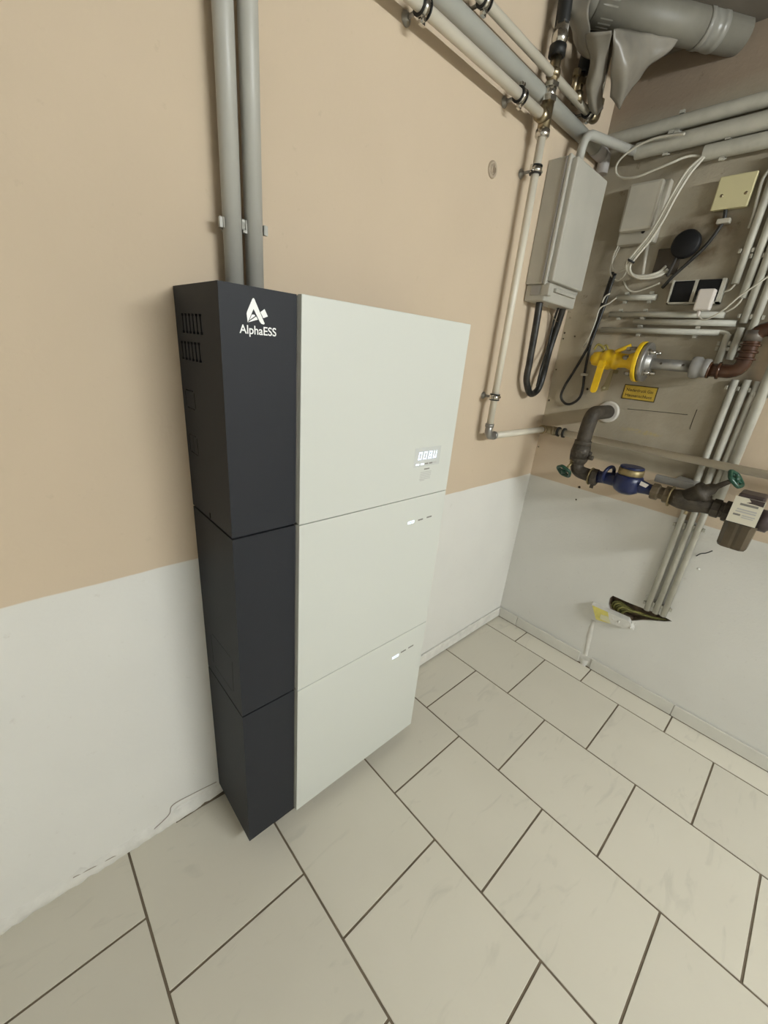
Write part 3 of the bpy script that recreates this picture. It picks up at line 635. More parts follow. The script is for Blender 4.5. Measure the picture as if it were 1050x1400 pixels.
def sheet(name, label, grid, m_):
    """grid of control points (rows of points), resampled into a rumpled double-sided sheet"""
    rows = [spline(r_, 6) for r_ in grid]; cols = [spline([r_[j] for r_ in rows], 6) for j in range(len(rows[0]))]
    nj = len(cols); ni = len(cols[0]); vs = []
    for i in range(ni):
        for j in range(nj):
            p = cols[j][i]; vs.append(p + Vector((noise.noise(p * 22), noise.noise(p * 22 + Vector((7, 0, 0))), noise.noise(p * 17 + Vector((0, 9, 0))))) * .007)
    o = MB().add(vs, [[i * nj + j, i * nj + j + 1, (i + 1) * nj + j + 1, (i + 1) * nj + j] for i in range(ni - 1) for j in range(nj - 1)], True).build(name, m_, None)
    md = o.modifiers.new('thickness', 'SOLIDIFY'); md.thickness = .0012
    return tag(o, label, 'plastic sheet')
sheet('plastic_sheet', 'dusty plastic sheet hanging in folds from the fat drain pipe', [
    [on(838, 40, 0, -.42), on(860, 40, 0, -.34), on(890, 48, 0, -.27), on(925, 55, 0, -.19)],
    [on(838, 62, 0, -.40), on(862, 75, 0, -.35), on(885, 72, 0, -.26), on(915, 70, 0, -.20)],
    [on(836, 95, 0, -.36), on(856, 105, 0, -.33), on(872, 98, 0, -.26), on(888, 88, 0, -.22)],
    [on(834, 132, 0, -.31), on(846, 147, 0, -.29), on(860, 128, 0, -.25), on(875, 106, 0, -.22)]], M_FOIL)
sheet('plastic_sheet', 'narrow strip of plastic sheet hanging in the corner beside the black hoses', [
    [LW(800, 45, .10), LW(815, 42, .13), LW(835, 40, .16)],
    [LW(806, 85, .09), LW(818, 82, .12), LW(831, 80, .13)],
    [LW(803, 120, .08), LW(812, 122, .10), LW(825, 118, .10)],
    [LW(806, 150, .07), LW(814, 158, .08), LW(823, 150, .08)]], M_FOIL)
sheet('plastic_sheet', 'crumpled plastic sheet behind the black hose against the beige wall', [
    [LW(770, -25, .05), LW(790, -20, .07), LW(812, -25, .10)],
    [LW(773, 10, .05), LW(786, 15, .075), LW(806, 12, .11)],
    [LW(782, 40, .045), LW(790, 48, .07), LW(806, 50, .10)],
    [LW(788, 70, .04), LW(795, 78, .06), LW(806, 80, .09)]], M_FOIL)

# ================================================================== BOXES ON THE RIGHT WALL
def rquad(pts, off): return [RW(*p, off) for p in pts]
# junction box
q = rquad([(862, 249), (918, 240), (893, 312), (840, 319)], .055); ya = (q[0].y + q[3].y) / 2; yb = (q[1].y + q[2].y) / 2; za = (q[0].z + q[1].z) / 2; zb_ = (q[2].z + q[3].z) / 2
t = thing('junction_box', 'off-white junction box with a rounded lid beside the grey cabinet, white cables below it', 'junction box', (-.03, (ya + yb) / 2, zb_ - .03))
MB().box((0, ya, zb_ - .035), (-.030, yb, za), .004).build('base', M_BOXW, t)
MB().box((-.028, ya - .004, zb_), (-.058, yb + .012, za - .003), .010).build('lid', M_BOXW, t)
MB().box((-.0565, yb + .014, zb_ + .02), (-.0585, yb + .020, za - .012), .0008).build('lid_rib', M_BOXW, t)
p = RW(879, 316.5, .032); MB().lathe((-.0300, p.y, p.z), NR, [(0, .006), (.001, .006), (.0012, .003)], 12).build('screw', M_SCREENDARK, t)  # black disc stands in for the dark of a screw hole
# yellowed square cover
q = rquad([(981, 241), (1036, 234), (1023, 281), (975, 288)], .03); ya = (q[0].y + q[3].y) / 2; yb = (q[1].y + q[2].y) / 2; za = (q[0].z + q[1].z) / 2; zb_ = (q[2].z + q[3].z) / 2
t = thing('square_cover_box', 'yellowed square junction cover with two screws, above the round black meter', 'junction box', (-.015, (ya + yb) / 2, zb_))
MB().box((0, ya - .003, zb_ + .003), (-.022, yb + .003, za - .003), .002).build('base', M_BOXY, t)
MB().box((-.0215, ya, zb_), (-.030, yb, za), .003).build('cover', M_BOXY, t)
for px, py in ((986.5, 268), (1020, 263.5)):
    p = RW(px, py, .03); MB().lathe(p, NR, [(-.001, .0045), (.0006, .0045), (.001, .002)], 10).build('screw', M_BRONZE, t)
YBX = (ya + yb) / 2; ZBX = zb_
# round black dome
p = RW(937, 333, .035)
t = thing('round_meter', 'round black disc on a dark plate, between white cable bundle and square cover', 'meter', (-.02, p.y, p.z))
MB().lathe((0, p.y, p.z), NR, [(0, .030), (.015, .030), (.018, .0415), (.034, .0415), (.040, .036), (.042, .004)], 28).build('disc', M_SCREENDARK, t)
q = RW(915, 357, .012); MB().box((0, q.y + .045, q.z - .04), (-.010, q.y - .03, q.z + .04), .002).build('plate', M_WOOD, t)
MB().tube(spline([RW(928, 345, .03), RW(920, 362, .025), RW(912, 378, .02)]), .005, 8).build('lead', M_BLACKCABLE, t)
# cables on the right wall
cable('black_cable', 'black cable running down from the square cover past the round black disc', [Vector((-.018, YBX + .008, ZBX + .004)), RW(990, 300, .014), RW(986, 308, .012), RW(965, 336, .012), RW(942, 358, .012), RW(920, 378, .012), RW(905, 394, .012)], .0055, M_BLACKCABLE)
p = RW(989, 303, .014); tag(MB().box((0, p.y + .018, p.z - .006), (-.022, p.y - .018, p.z + .008), .003).build('cable_clip', M_BOXW), 'white plastic clip holding the black cable under the square cover', 'cable clip')
cable('white_cable', 'white cable sweeping in a wide loop between the ducts and the junction box', [RW(936, 183, .075), RW(918, 185, .075), RW(893, 190, .08), RW(866, 203, .085), RW(846, 220, .085), RW(842, 235, .08), RW(850, 243, .08), RW(870, 242, .085), RW(893, 233, .08), RW(915, 224, .075), RW(940, 214, .05), RW(963, 213, .034)], .0036, M_WHITECABLE)
for dx, dy, rr, lab in ((-2, -1.5, .0050, 'thick white cable bowing from the lowest duct down to the curled bundle'), (2.5, 1.5, .0045, 'second white cable bowing from the lowest duct, strapped beside the thicker one'), (.2, 0.4, .0036, 'thin white cable between the two strapped cables below the lowest duct')):
    cable('white_cable', lab, [RW(966, 211, .034), RW(957 + dx * .5, 219 + dy * .5, .05), RW(940 + dx, 237 + dy, .06), RW(921 + dx, 268 + dy, .065), RW(905 + dx, 298 + dy, .062), RW(888 + dx, 325 + dy, .06), RW(868 + dx, 349 + dy, .058), RW(859 + dx, 362 + dy, .055), RW(861 + dx, 373 + dy, .05), RW(872 + dx, 379 + dy, .045), RW(890 + dx, 378 + dy, .035), RW(904 + dx, 373 + dy, .02), RW(912 + dx, 367 + dy * 2, .008)], rr, M_WHITECABLE)
p = RW(863, 357, .058); d_ = (RW(868, 349, .058) - RW(859, 362, .056)).normalized()
tag(MB().lathe(p - d_ * .003, d_, [(0, .008), (0, .0135), (.006, .0135), (.006, .008)], 14).build('cable_tie', M_RUBBER), 'black tie strapping the white cable bundle', 'cable tie')
cable('white_cable', 'thin white cable curling out of the junction box base', [RW(852, 324, .02), RW(845, 336, .025), RW(838, 352, .028), RW(837, 366, .03), RW(845, 371, .032), RW(856, 368, .04)], .0030, M_WHITECABLE)
cable('white_cable', 'thin white cable hanging in a lower loop beside the cable bundle', [RW(853, 326, .015), RW(841, 350, .015), RW(834, 368, .018), RW(838, 380, .02), RW(845, 383, .022), RW(852, 378, .026), RW(857, 370, .034)], .0028, M_WHITECABLE)
cable('white_cable', 'white cable sagging between the curled bundle and the network socket', [RW(853, 384, .015), RW(857, 394, .015), RW(866, 399, .015), RW(882, 395, .014), RW(902, 387, .012)], .0030, M_WHITECABLE)
tag(MB().tube([RW(886, 330, .012), RW(882, 352, .014), RW(877, 383, .018)], .0062, 10).build('white_conduit', M_BOXW), 'short white conduit piece behind the cable bundle', 'conduit')
# network socket tray
OFN = .035
q = rquad([(919, 384), (993, 379), (984, 413), (911, 417)], OFN); ya = (q[0].y + q[3].y) / 2; yb = (q[1].y + q[2].y) / 2; za = (q[0].z + q[1].z) / 2; zb_ = (q[2].z + q[3].z) / 2
t = thing('network_box', 'open grey frame box with a black screen and a white plug, above the conduits', 'network box', (-.02, (ya + yb) / 2, zb_))
MB().box((0, ya, zb_), (-.012, yb, za), .002).build('back_plate', M_STEEL, t)
fr = MB(); w_ = .005
fr.box((-.010, ya, zb_), (-OFN, ya - w_, za)).box((-.010, yb + w_ * 2, zb_), (-OFN, yb, za)).box((-.010, ya, zb_), (-OFN, yb, zb_ + w_)).box((-.010, ya, za - .002), (-OFN + .01, yb, za))
ym = RW(949, 400, OFN).y; fr.box((-.010, ym + .008, zb_), (-OFN + .004, ym - .002, za)).build('frame', M_OLDCON, t)
MB().box((-.010, ya - w_ - .001, zb_ + .008), (-.030, ym + .009, za - .003), .002).build('screen', M_SCREENDARK, t)
MB().box((-.010, ym - .003, zb_ + .030), (-.032, yb + .012, za - .001), .002).build('module', M_SCREENDARK, t)
q = rquad([(954, 396), (979, 393), (970, 424), (948, 424)], .058); pya = (q[0].y + q[3].y) / 2; pyb = (q[1].y + q[2].y) / 2
t2 = thing('power_plug', 'white plug adapter hanging from the open grey frame box', 'plug', (-.05, (pya + pyb) / 2, q[2].z))
MB().box((-.030, pya, q[3].z), (-.060, pyb, (q[0].z + q[1].z) / 2), .005).build('body', mat('white_plastic', (.66, .61, .56), .45), t2)
MB().cyl((-.045, (pya + pyb) / 2 + .006, q[3].z + .002), (-.045, (pya + pyb) / 2 + .004, q[3].z - .018), .0055, .0035, 12).build('strain_relief', mat('white_plastic', (.6, .57, .52), .45), t2)
pst = Vector((-.045, (pya + pyb) / 2 + .004, q[3].z - .014))
cable('white_cable', 'thin white cable running from the plug across the vertical conduits', [pst, RW(961, 437, .045), RW(972, 434, .05), RW(990, 423, .055), RW(1010, 406, .055), RW(1030, 392, .055), RW(1056, 374, .05), RW(1080, 358, .04)], .0026, M_WHITECABLE)
cable('white_cable', 'short white cable linking the network box and a vertical conduit end', [RW(990, 399, .02), RW(998, 396, .022), RW(1005, 389, .02)], .0030, M_WHITECABLE)
cable('white_cable', 'short white cable curling below the plug towards the vertical conduits', [RW(992, 427, .02), RW(1004, 420, .022), RW(1013, 411, .022), RW(1016, 404, .02)], .0028, M_WHITECABLE)
cable('grey_cable', 'grey cable curving down beside the square cover', [RW(1056, 226, .02), RW(1043, 245, .02), RW(1037, 265, .02), RW(1031, 290, .018), RW(1024, 312, .012)], .0045, M_OLDCON)

# ================================================================== SMALL CONDUITS ON THE RIGHT WALL
RC = .0095; OCR = .0165
def hconduit(label, p0, p1, clips, tail=None):
    a = RW(*p0, OCR); b_ = RW(*p1, OCR); z = (a.z + b_.z) / 2
    t = thing('conduit', label, 'conduit', (-OCR, (a.y + b_.y) / 2, z), 'horizontal conduits above the gas valve')
    MB().tube([(-OCR, a.y, z), (-OCR, b_.y, z)], RC, 16).build('pipe', M_OLDCON, t)
    for px, py in clips:
        y = RW(px, py, OCR).y; clip_u(MB(), (-OCR, y, z), (0, 1, 0), RC, NR, .012).box((0, y - .006, z - .006), (-.008, y + .006, z + .006)).build('clip', M_OLDCON, t)
    return t
hconduit('shortest horizontal conduit, highest of four left of the network box', (843, 407), (897, 407), [(856, 407), (889, 408)])
hconduit('long horizontal conduit passing just below the network box and plug', (834, 428.6), (990, 432), [(848, 428), (881, 428.8)])
hconduit('horizontal conduit butting against the vertical conduits, second lowest of four', (866, 440.5), (1007, 441.5), [(876, 441)])
hconduit('lowest horizontal conduit, right above the yellow gas valve', (822, 451.5), (984, 454), [(874, 452.5), (952, 454)])
def vconduit(label, pts, zt, zb_, clips=(), r=.0106, group='vertical conduits on the meter wall', off=None):
    off = off or r + .008
    ys = [RW(*p, off).y for p in pts]; y = sum(ys) / len(ys)
    z1 = zt if isinstance(zt, float) else RW(*zt, off).z; z0 = zb_ if isinstance(zb_, float) else RW(*zb_, off).z
    t = thing('conduit', label, 'conduit', (-off, y, z0), group)
    MB().tube([(-off, y, z0), (-off, y, z1)], r, 16).build('pipe', M_OLDCON, t)
    for c in clips:
        z = RW(*c, off).z; clip_u(MB(), (-off, y, z), (0, 0, 1), r, NR, .012).box((0, y - .006, z - .006), (-.010, y + .006, z + .006)).build('clip', M_OLDCON, t)
    return ys
ZD = 1.93
print('V', vconduit('upper vertical conduit ending beside the network box', [(1047, 271), (1005, 386)], ZD, (1005, 388), [(1019, 343)]),
vconduit('upper vertical conduit ending just below the network box, second from it', [(1050, 307), (1033, 360), (1016, 405)], ZD, (1015, 408), [(1033, 350)]),
vconduit('upper vertical conduit reaching down to the end of a horizontal conduit', [(1045, 360), (1018, 440)], ZD, (1018, 442), [(1021, 432)]),
vconduit('long upper vertical conduit passing behind the brown gas pipe', [(1033, 438), (1022.5, 460), (1011, 500)], ZD, (1009, 508), [(1034, 434)]),
vconduit('short vertical conduit stub above the brown gas pipe, beside the lowest horizontal conduit', [(995, 457), (981, 497)], (995, 457), (981, 498), [(991, 470), (988, 477)]),
vconduit('short vertical conduit stub above the brown gas pipe, between two others', [(1013.5, 448), (998, 490)], (1013.5, 448), (998, 492), [(1007, 470), (1004, 478)]),
vconduit('lower vertical conduit running into the wall hole, beside the water meter', [(1002, 521), (987, 560), (945, 667), (928, 726), (891, 831)], (1002, 519), (889, 836), [(997, 530), (930, 719), (892, 828)]),
vconduit('lower vertical conduit running into the wall hole, between two others', [(1019, 520), (1003, 560), (942, 726), (901, 835)], (1019, 519), (900, 840), [(1013, 532), (944, 719), (903, 829)]),
vconduit('lower vertical conduit running into the wall hole, farthest from the water meter', [(1033, 523), (1019, 560), (955, 733), (909, 839)], (1033, 521), (908, 843), [(1028, 534), (958, 724), (912, 832)]),
vconduit('wide pale vertical conduit ending above the water filter', [(1043, 534), (1027, 570), (1003, 640)], ZD, .92, [(1040, 540)], r=.0150))
a = RW(984, 454, OCR); e = RW(995, 459, .0192)
tag(MB().tube(spline([a + Vector((0, .01, 0)), a + Vector((0, -.008, 0)), e + Vector((0, .001, .004)), e + Vector((0, 0, -.01))]), .0062, 10).build('grey_cable', M_OLDCON), 'grey cable bridging the lowest horizontal conduit and the vertical stub', 'cable')

# black cable loop left of the gas valve
cable('black_cable', 'black cable hanging in a drop-shaped loop beside the yellow gas valve', [RW(838, 372, .012), RW(829, 398, .015), RW(820, 425, .018), RW(812, 450, .02), RW(806, 470, .022), RW(797, 487, .022), RW(785, 507, .022), RW(772, 528, .02), RW(767, 542, .018), RW(772, 551, .018), RW(781, 552, .018), RW(792, 544, .018), RW(797, 530, .018), RW(799, 512, .018), RW(803, 490, .022), RW(807, 472, .028)], .0052, M_BLACKCABLE)
cable('black_cable', 'second black cable running down the wall into the drop-shaped loop', [RW(841, 374, .022), RW(832, 400, .022), RW(823, 427, .028), RW(814, 452, .031), RW(806, 474, .034)], .0058, M_BLACKCABLE)
p = RW(798.5, 512, .018); tag(MB().box((0, p.y + .011, p.z - .005), (-.026, p.y - .011, p.z + .005), .002).build('cable_clip', M_BOXW), 'small white clip on the drop-shaped black cable loop', 'cable clip')
cable('grey_cable', 'thin grey wire following the black cable towards the corner', [RW(843, 407, .03), RW(832, 415, .03), RW(820, 422, .036), RW(814, 440, .038), RW(805, 462, .036), RW(797, 475, .02)], .0028, M_WHITECABLE)
cable('grey_cable', 'short grey wire end sticking out above the thin grey wire', [RW(834, 401, .025), RW(827, 406, .028), RW(823, 414, .03)], .0030, M_WHITECABLE)

# ================================================================== GAS INLET
OGS = .085
def gp(px, py): return RW(px, py, OGS)
ZG = 1.3435; yv0 = gp(812, 490).y; yf = gp(877, 495).y
t = thing('gas_valve', 'yellow gas valve with lever handle bolted to a grey steel flange', 'valve', (-OGS, yv0, ZG - .12))
YB = gp(838, 491).y
MB().lathe((-OGS, yv0 + .004, ZG), (0, -1, 0), [(0, .010), (.004, .024), (.026, .027), (.034, .024), (.040, .030), (.052, .036), (.064, .036), (.076, .030), (.080, .033), (.092, .033), (.096, .026), (.125, .024), (.140, .030), (.160, .036), (abs(yf - yv0) - .006, .036)], 28).build('body', M_YELLOW, t)
MB().tube(bend([(-OGS, yv0 - .006, ZG), (-OGS + .005, yv0 - .006, ZG), (0, yv0 - .006, ZG)], .01), .020, 18).build('inlet', M_YELLOW, t)
MB().lathe((-OGS, yf + .011, ZG), (0, -1, 0), [(0, .036), (0, .0675), (.002, .0685), (.013, .0685), (.015, .067), (.015, .02)], 36).build('flange', M_YELLOW, t)
MB().lathe((-OGS, yf - .004, ZG), (0, -1, 0), [(0, .03), (0, .066), (.003, .066), (.003, .03)], 36).build('gasket', M_RUBBER, t)
hp = MB()
h0 = gp(823, 500); h1 = gp(811.5, 533)
xh_ = -OGS - .046; h0 = Vector((xh_, on(823, 498, 0, xh_).y, on(823, 498, 0, xh_).z)); h1 = on(812, 533, 0, xh_)
dv = (h1 - h0).normalized(); sv = dv.cross(Vector((1, 0, 0))).normalized()
def hrow(c, hw): return [c + sv * hw, c - sv * hw]
pts = hrow(h0 - dv * .012, .013) + hrow(h1, .0115)[::-1]
pts = [h0 - dv * .014 + sv * .010, h0 + sv * .012, h1 + sv * .0115, h1 + dv * .008 + sv * .008, h1 + dv * .011, h1 + dv * .008 - sv * .008, h1 - sv * .0115, h0 - sv * .012, h0 - dv * .014 - sv * .010]
MB().hull(pts, (-.007, 0, 0)).build('lever_handle', M_YELLOW, t)['label'] = 'flat yellow lever'
MB().cyl(h0 + Vector((.045, 0, 0)), h0 + Vector((-.010, 0, 0)), .0085, seg=14).hexnut(h0 + Vector((-.006, 0, 0)), h0 + Vector((-.012, 0, 0)), .010).build('spindle', M_YELLOW, t)
for px, py in ((870, 477), (866, 490), (868, 511)):
    p = gp(px, py); mb = MB().cyl(p + Vector((-.02, .030, 0)), p + Vector((-.02, -.01, 0)), .0055, seg=8).hexnut(p + Vector((-.02, .024, 0)), p + Vector((-.02, .012, 0)), .0095)
    mb.build('flange_bolt', M_STEEL, t)
MB().tube([gp(845, 484) + Vector((-.03, 0, .006)), gp(866, 473) + Vector((-.02, 0, 0))], .007, 8).build('stay_rod', M_YELLOW, t)
MB().tube(spline([gp(812, 478), gp(818, 471), gp(826, 477), gp(822, 483)]), .0045, 8).tube(spline([gp(822, 476), gp(829, 472), gp(832, 480)]), .0035, 8).build('seal_wire', mat('old_brass_wire', (.30, .25, .06), .5), t)
bq = [on(835, 507, 0, -.05), on(840, 505, 0, -.05), on(832, 533, 0, -.05), on(822, 535, 0, -.05)]
MB().hull(bq, (-.006, 0, 0)).sphere(on(825, 530, 0, -.058), .008).box((0, bq[0].y - .004, bq[0].z - .008), (-.05, bq[1].y + .002, bq[0].z + .004)).build('bracket', mat('dirty_yellow_bracket', (.28, .24, .13), .6), t)
# grey steel flange, stub and brown lacquered pipe
y1_ = yf - .007
t = thing('gas_pipe', 'gas pipe with grey steel flange, reducer and brown lacquered elbow', 'pipe', (-OGS, y1_, ZG - .07))
fl = MB().lathe((-OGS, y1_, ZG), (0, -1, 0), [(0, .02), (0, .066), (.012, .066), (.014, .064), (.014, .034), (.030, .030)], 36).build('flange', M_STEEL, t)
for k in range(4):
    a = math.radians(45 + 90 * k); p = Vector((-OGS + .047 * math.cos(a), y1_ - .012, ZG + .047 * math.sin(a)))
    MB().hexnut(p, p + Vector((0, -.011, 0)), .0115).cyl(p, p + Vector((0, -.026, 0)), .0065, seg=10).build('bolt', M_CHROME, fl)
yr = gp(947, 506).y; yb0 = gp(968, 508).y; yb1 = gp(1011, 511).y
MB().lathe((-OGS, y1_ - .012, ZG - .003), (0, -1, 0), [(0, .022), (.012, .017), (.020, .0185), (abs(yr - y1_) - .012, .0185)], 20).build('stub_pipe', M_STEEL, t)
for px in (905, 936):
    p = gp(px, 500); MB().lathe((-OGS - .017, p.y, ZG - .0), NR, [(0, .004), (.0025, .004), (.003, .002)], 8).build('tap_hole_disc', M_RUST, t)  # dark discs stand in for the shade inside the tap holes
MB().lathe((-OGS, yr + .006, ZG - .004), (0, -1, 0), [(0, .020), (0, .0325), (.006, .034), (.022, .034), (.030, .026), (.034, .029), (.048, .029), (.052, .022)], 24).build('reducer', mat('grey_painted_steel', (.25, .24, .225), .45), t)
RB = .021
zz_ = ZG - .008
pts = bend([(-OGS, yb0 + .012, zz_), (-OGS, yb1, zz_), (-OGS, yb1, zz_ + .125), (-OGS + .01, yb1 - .3, zz_ + .135), (-OGS + .01, -1.55, zz_ + .135), (-.001, -1.55, zz_ + .135)], .034)
MB().tube(pts, RB, 20).build('pipe', M_REDPIPE, t)
for y in (yb0 + .004, yb0 - .022): MB().lathe((-OGS, y, zz_), (0, -1, 0), [(0, RB), (.002, .0265), (.008, .0265), (.010, RB)]).build('press_ring', M_REDPIPE, t)
for z in (zz_ + .035, zz_ + .055, zz_ + .075): MB().lathe((-OGS, yb1, z), (0, 0, 1), [(0, RB), (.002, .0265), (.007, .0265), (.009, RB)]).build('press_ring', M_REDPIPE, t)
pq = Vector((-OGS, yb1, zz_ + .09)); MB().cyl(pq, pq + Vector((0, 0, .03)), RB + .0015, seg=20).build('sleeve', mat('dull_sleeve', (.17, .15, .13), .4, .5), t)
for y in (yb0 - .04, -1.2): MB().cyl((0, y, zz_ if y > -1 else zz_ + .135), (-OGS, y, zz_ if y > -1 else zz_ + .135), .006, seg=8).build('stud', M_STEEL, t)
# sign
q = rquad([(855, 525), (901, 530), (894, 550.5), (849, 544.5)], 0); ya = (q[0].y + q[3].y) / 2; yb = (q[1].y + q[2].y) / 2; za = (q[0].z + q[1].z) / 2; zb_ = (q[2].z + q[3].z) / 2
t = thing('warning_sign', 'small yellow gas notice with black border below the steel flange', 'sign', (0, (ya + yb) / 2, zb_))
MB().box((0, ya, zb_), (-.0015, yb, za)).build('plate', M_SIGNBLACK, t)
bw = .0032
MB().box((-.001, ya - bw, zb_ + bw), (-.002, yb + bw, za - bw)).build('face', M_SIGN, t)
h = za - zb_; wd = ya - yb
text_mesh('Niederdruck Gas', ya - wd * .10, wd * .80, h * .20, zb_ + h * .56, None, M_SIGNBLACK, 'lettering', t, 'y', xpl=-.0023)
text_mesh('Hausanschluss', ya - wd * .10, wd * .80, h * .20, zb_ + h * .20, None, M_SIGNBLACK, 'lettering', t, 'y', xpl=-.0023)

# ================================================================== WATER INLET
OWX = -.16; YW = -.262; ZW = .934
t = thing('water_inlet', 'rusty iron water inlet pipe with shut-off valve and green handwheel', 'pipe', (OWX, YW, ZW - .03))
MB().lathe((0, -.268, 1.150), NR, [(0, .042), (.006, .042), (.010, .036), (.010, .025)], 28).build('wall_rosette', mat('white_rosette', (.62, .59, .53), .5), t)
MB().tube(bend([(.0, -.268, 1.150), (OWX + .005, -.266, 1.150), (OWX, YW, 1.08), (OWX, YW, 1.03)], .05, 8), .0265, 20).build('elbow_fitting', M_RUST, t)
MB().lathe((OWX, YW, 1.045), (0, 0, -1), [(0, .0265), (.002, .031), (.016, .031), (.020, .026), (.030, .026)], 16).build('union_nut', M_RUST, t)
MB().tube([(OWX, YW, 1.03), (OWX, YW, 1.0), (OWX, YW, .975)], [.031, .036, .034], 16).sphere((OWX, YW, .975), .034).lathe((OWX, YW, .985), (0, 0, 1), [(0, .036), (.012, .038), (.022, .032)], 8).build('valve_body', M_RUST, t)
wc = on(771, 644, 0, OWX - .035); v0 = Vector((OWX, YW, .985)); vd = (wc - v0).normalized(); w0 = v0 + vd * .03
MB().lathe(w0, vd, [(0, .017), (.006, .017), (.008, .010), (.014, .009)], 12).cyl(w0, wc, .0052, seg=10).build('valve_stem', M_BRASS, t)
def handwheel(parent, c, ax, R_):
    c = Vector(c); ax = Vector(ax).normalized(); u = ax.orthogonal().normalized(); v = ax.cross(u); mb = MB(); n = 30
    mb.tube([c + (u * math.cos(2 * math.pi * k / n) + v * math.sin(2 * math.pi * k / n)) * R_ * (1 + .06 * math.cos(5 * 2 * math.pi * k / n)) for k in range(n)], .0062, 8, closed=True)
    for k in range(5):
        a = 2 * math.pi * k / 5; mb.tube([c, c + (u * math.cos(a) + v * math.sin(a)) * R_], .0042, 6)
    mb.lathe(c - ax * .006, ax, [(0, .010), (.012, .010), (.016, .006)], 12).build('handwheel', M_GREEN, parent)
handwheel(t, wc, vd + (CAM - wc).normalized() * .45, .027)
MB().tube([(OWX + .0, YW - .03, .985), (OWX, YW - .052, .985)], .009, 10).cyl((OWX, YW - .028, 1.000), (OWX, YW - .042, 1.000), .0075).build('drain_plug', M_RUST, t)
MB().tube(bend([(OWX, YW, .985), (OWX, YW, ZW - .012), (OWX, -.335, ZW - .018)], .04, 8), .0245, 20).build('elbow_fitting', M_RUST, t)
yA = -.335
MB().lathe((OWX, yA + .006, ZW - .018), (0, -1, 0), [(0, .025), (.002, .033), (.020, .033), (.024, .025)], 8).build('union_nut', M_RUST, t)
MB().lathe((OWX, yA + .012, ZW - .018), (0, -1, 0), [(0, .0262), (0, .0342), (.004, .0342), (.004, .0262)], 24).build('seal_ring', M_BRASS, t)
MB().cyl((OWX, yA - .004, ZW - .04), (OWX - .005, yA - .004, ZW - .062), .007, seg=8).build('drain_plug', M_RUST, t)
# water meter
YM = on(862, 648, 0, OWX).y; ZM = ZW - .002
t = thing('water_meter', 'dark blue water meter with brass dial ring between rusty pipe fittings', 'water meter', (OWX, YM, ZM - .05))
MB().lathe((OWX, YM, ZM - .036), (0, 0, 1), [(-.010, .006), (-.008, .024), (.002, .040), (.016, .048), (.040, .049), (.058, .046), (.062, .040)], 32).build('body', M_BLUE, t)
MB().tube([(OWX, yA - .016, ZM - .010), (OWX, yA - .040, ZM - .008), (OWX, YM + .035, ZM - .004), (OWX, YM, ZM), (OWX, YM - .04, ZM - .006), (OWX, YM - .068, ZM - .008), (OWX, YM - .095, ZM - .010)], [.024, .022, .026, .030, .026, .020, .019], 20).build('pipe_body', M_BLUE, t)
MB().lathe((OWX, YM, ZM + .026), (0, 0, 1), [(0, .040), (.003, .042), (.022, .042), (.024, .038), (.024, .03)], 32).build('dial_ring', M_BRASS, t)
MB().lathe((OWX, YM, ZM + .049), (0, 0, 1), [(0, .036), (.002, .040), (.007, .040), (.009, .036)], 32).build('lid', M_BLUE, t)
MB().torus((OWX, YM + .072, ZM + .008), (0.25, 1, .1), .030, .0065).build('lock_ring', M_BLUE, t)
MB().hull([(OWX - .03, YM - .048, ZM + .020), (OWX - .03, YM - .075, ZM + .014), (OWX - .03, YM - .068, ZM + .002), (OWX - .03, YM - .046, ZM + .006)], (-.002, 0, 0)).build('paper_tag', mat('white_plastic', (.6, .57, .52), .45), t)
# fittings after the meter
ye = YM - .085
t = thing('water_outlet', 'rusty water pipe run with slanted valve and green handwheel beside the filter', 'pipe', (OWX, -.62, ZW - .05))
MB().lathe((OWX, ye + .004, ZM - .010), (0, -1, 0), [(0, .020), (.002, .029), (.022, .029), (.026, .022), (.040, .022), (.042, .030), (.060, .030), (.064, .024)], 8).build('union_nut', mat('dull_brass', (.13, .10, .062), .55, .4, var=.3, vscale=40), t)
yv = ye - .055; yF = on(1003, 697, 0, OWX).y
MB().lathe((OWX, yv, ZM - .012), (0, -1, 0), [(0, .025), (0, .036), (.004, .036), (.004, .025)], 24).build('seal_ring', M_BRASS, t)
MB().tube([(OWX, yv, ZM - .012), (OWX, yv - .03, ZM - .012), (OWX, yv - .07, ZM - .012), (OWX, yv - .10, ZM - .012), (OWX, yF + .03, ZM - .012)], [.026, .033, .034, .026, .024], 20).build('valve_body', M_RUST, t)
sd = on(1006, 655, 0, OWX - .03); s0 = Vector((OWX, yv - .045, ZM - .008)); sdir = (sd - s0).normalized(); sl = (sd - s0).length
MB().lathe(s0, sdir, [(0, .030), (.05, .029), (.052, .033), (.064, .033), (.066, .022), (.085, .018), (.10, .009), (sl, .006)], 18).build('slanted_bonnet', M_RUST, t)
handwheel(t, sd, sdir, .026)
MB().lathe((OWX, yF + .055, ZM - .012), (0, -1, 0), [(0, .024), (.002, .031), (.022, .031), (.024, .026), (.032, .026), (.034, .034), (.055, .034)], 8).build('union_nut', M_RUST, t)
MB().cyl((OWX, yv - .06, ZM - .03), (OWX - .004, yv - .06, ZM - .058), .006, seg=8).build('drain_plug', M_BRONZE, t)
MB().box((0, yv + .02, ZM + .02), (-.115, yv - .045, ZM + .034), .002).box((-.105, yv + .07, ZM + .016), (-.125, yv - .05, ZM + .042), .003).build('meter_bracket', mat('galvanised_bracket', (.34, .33, .31), .45, .4), t)
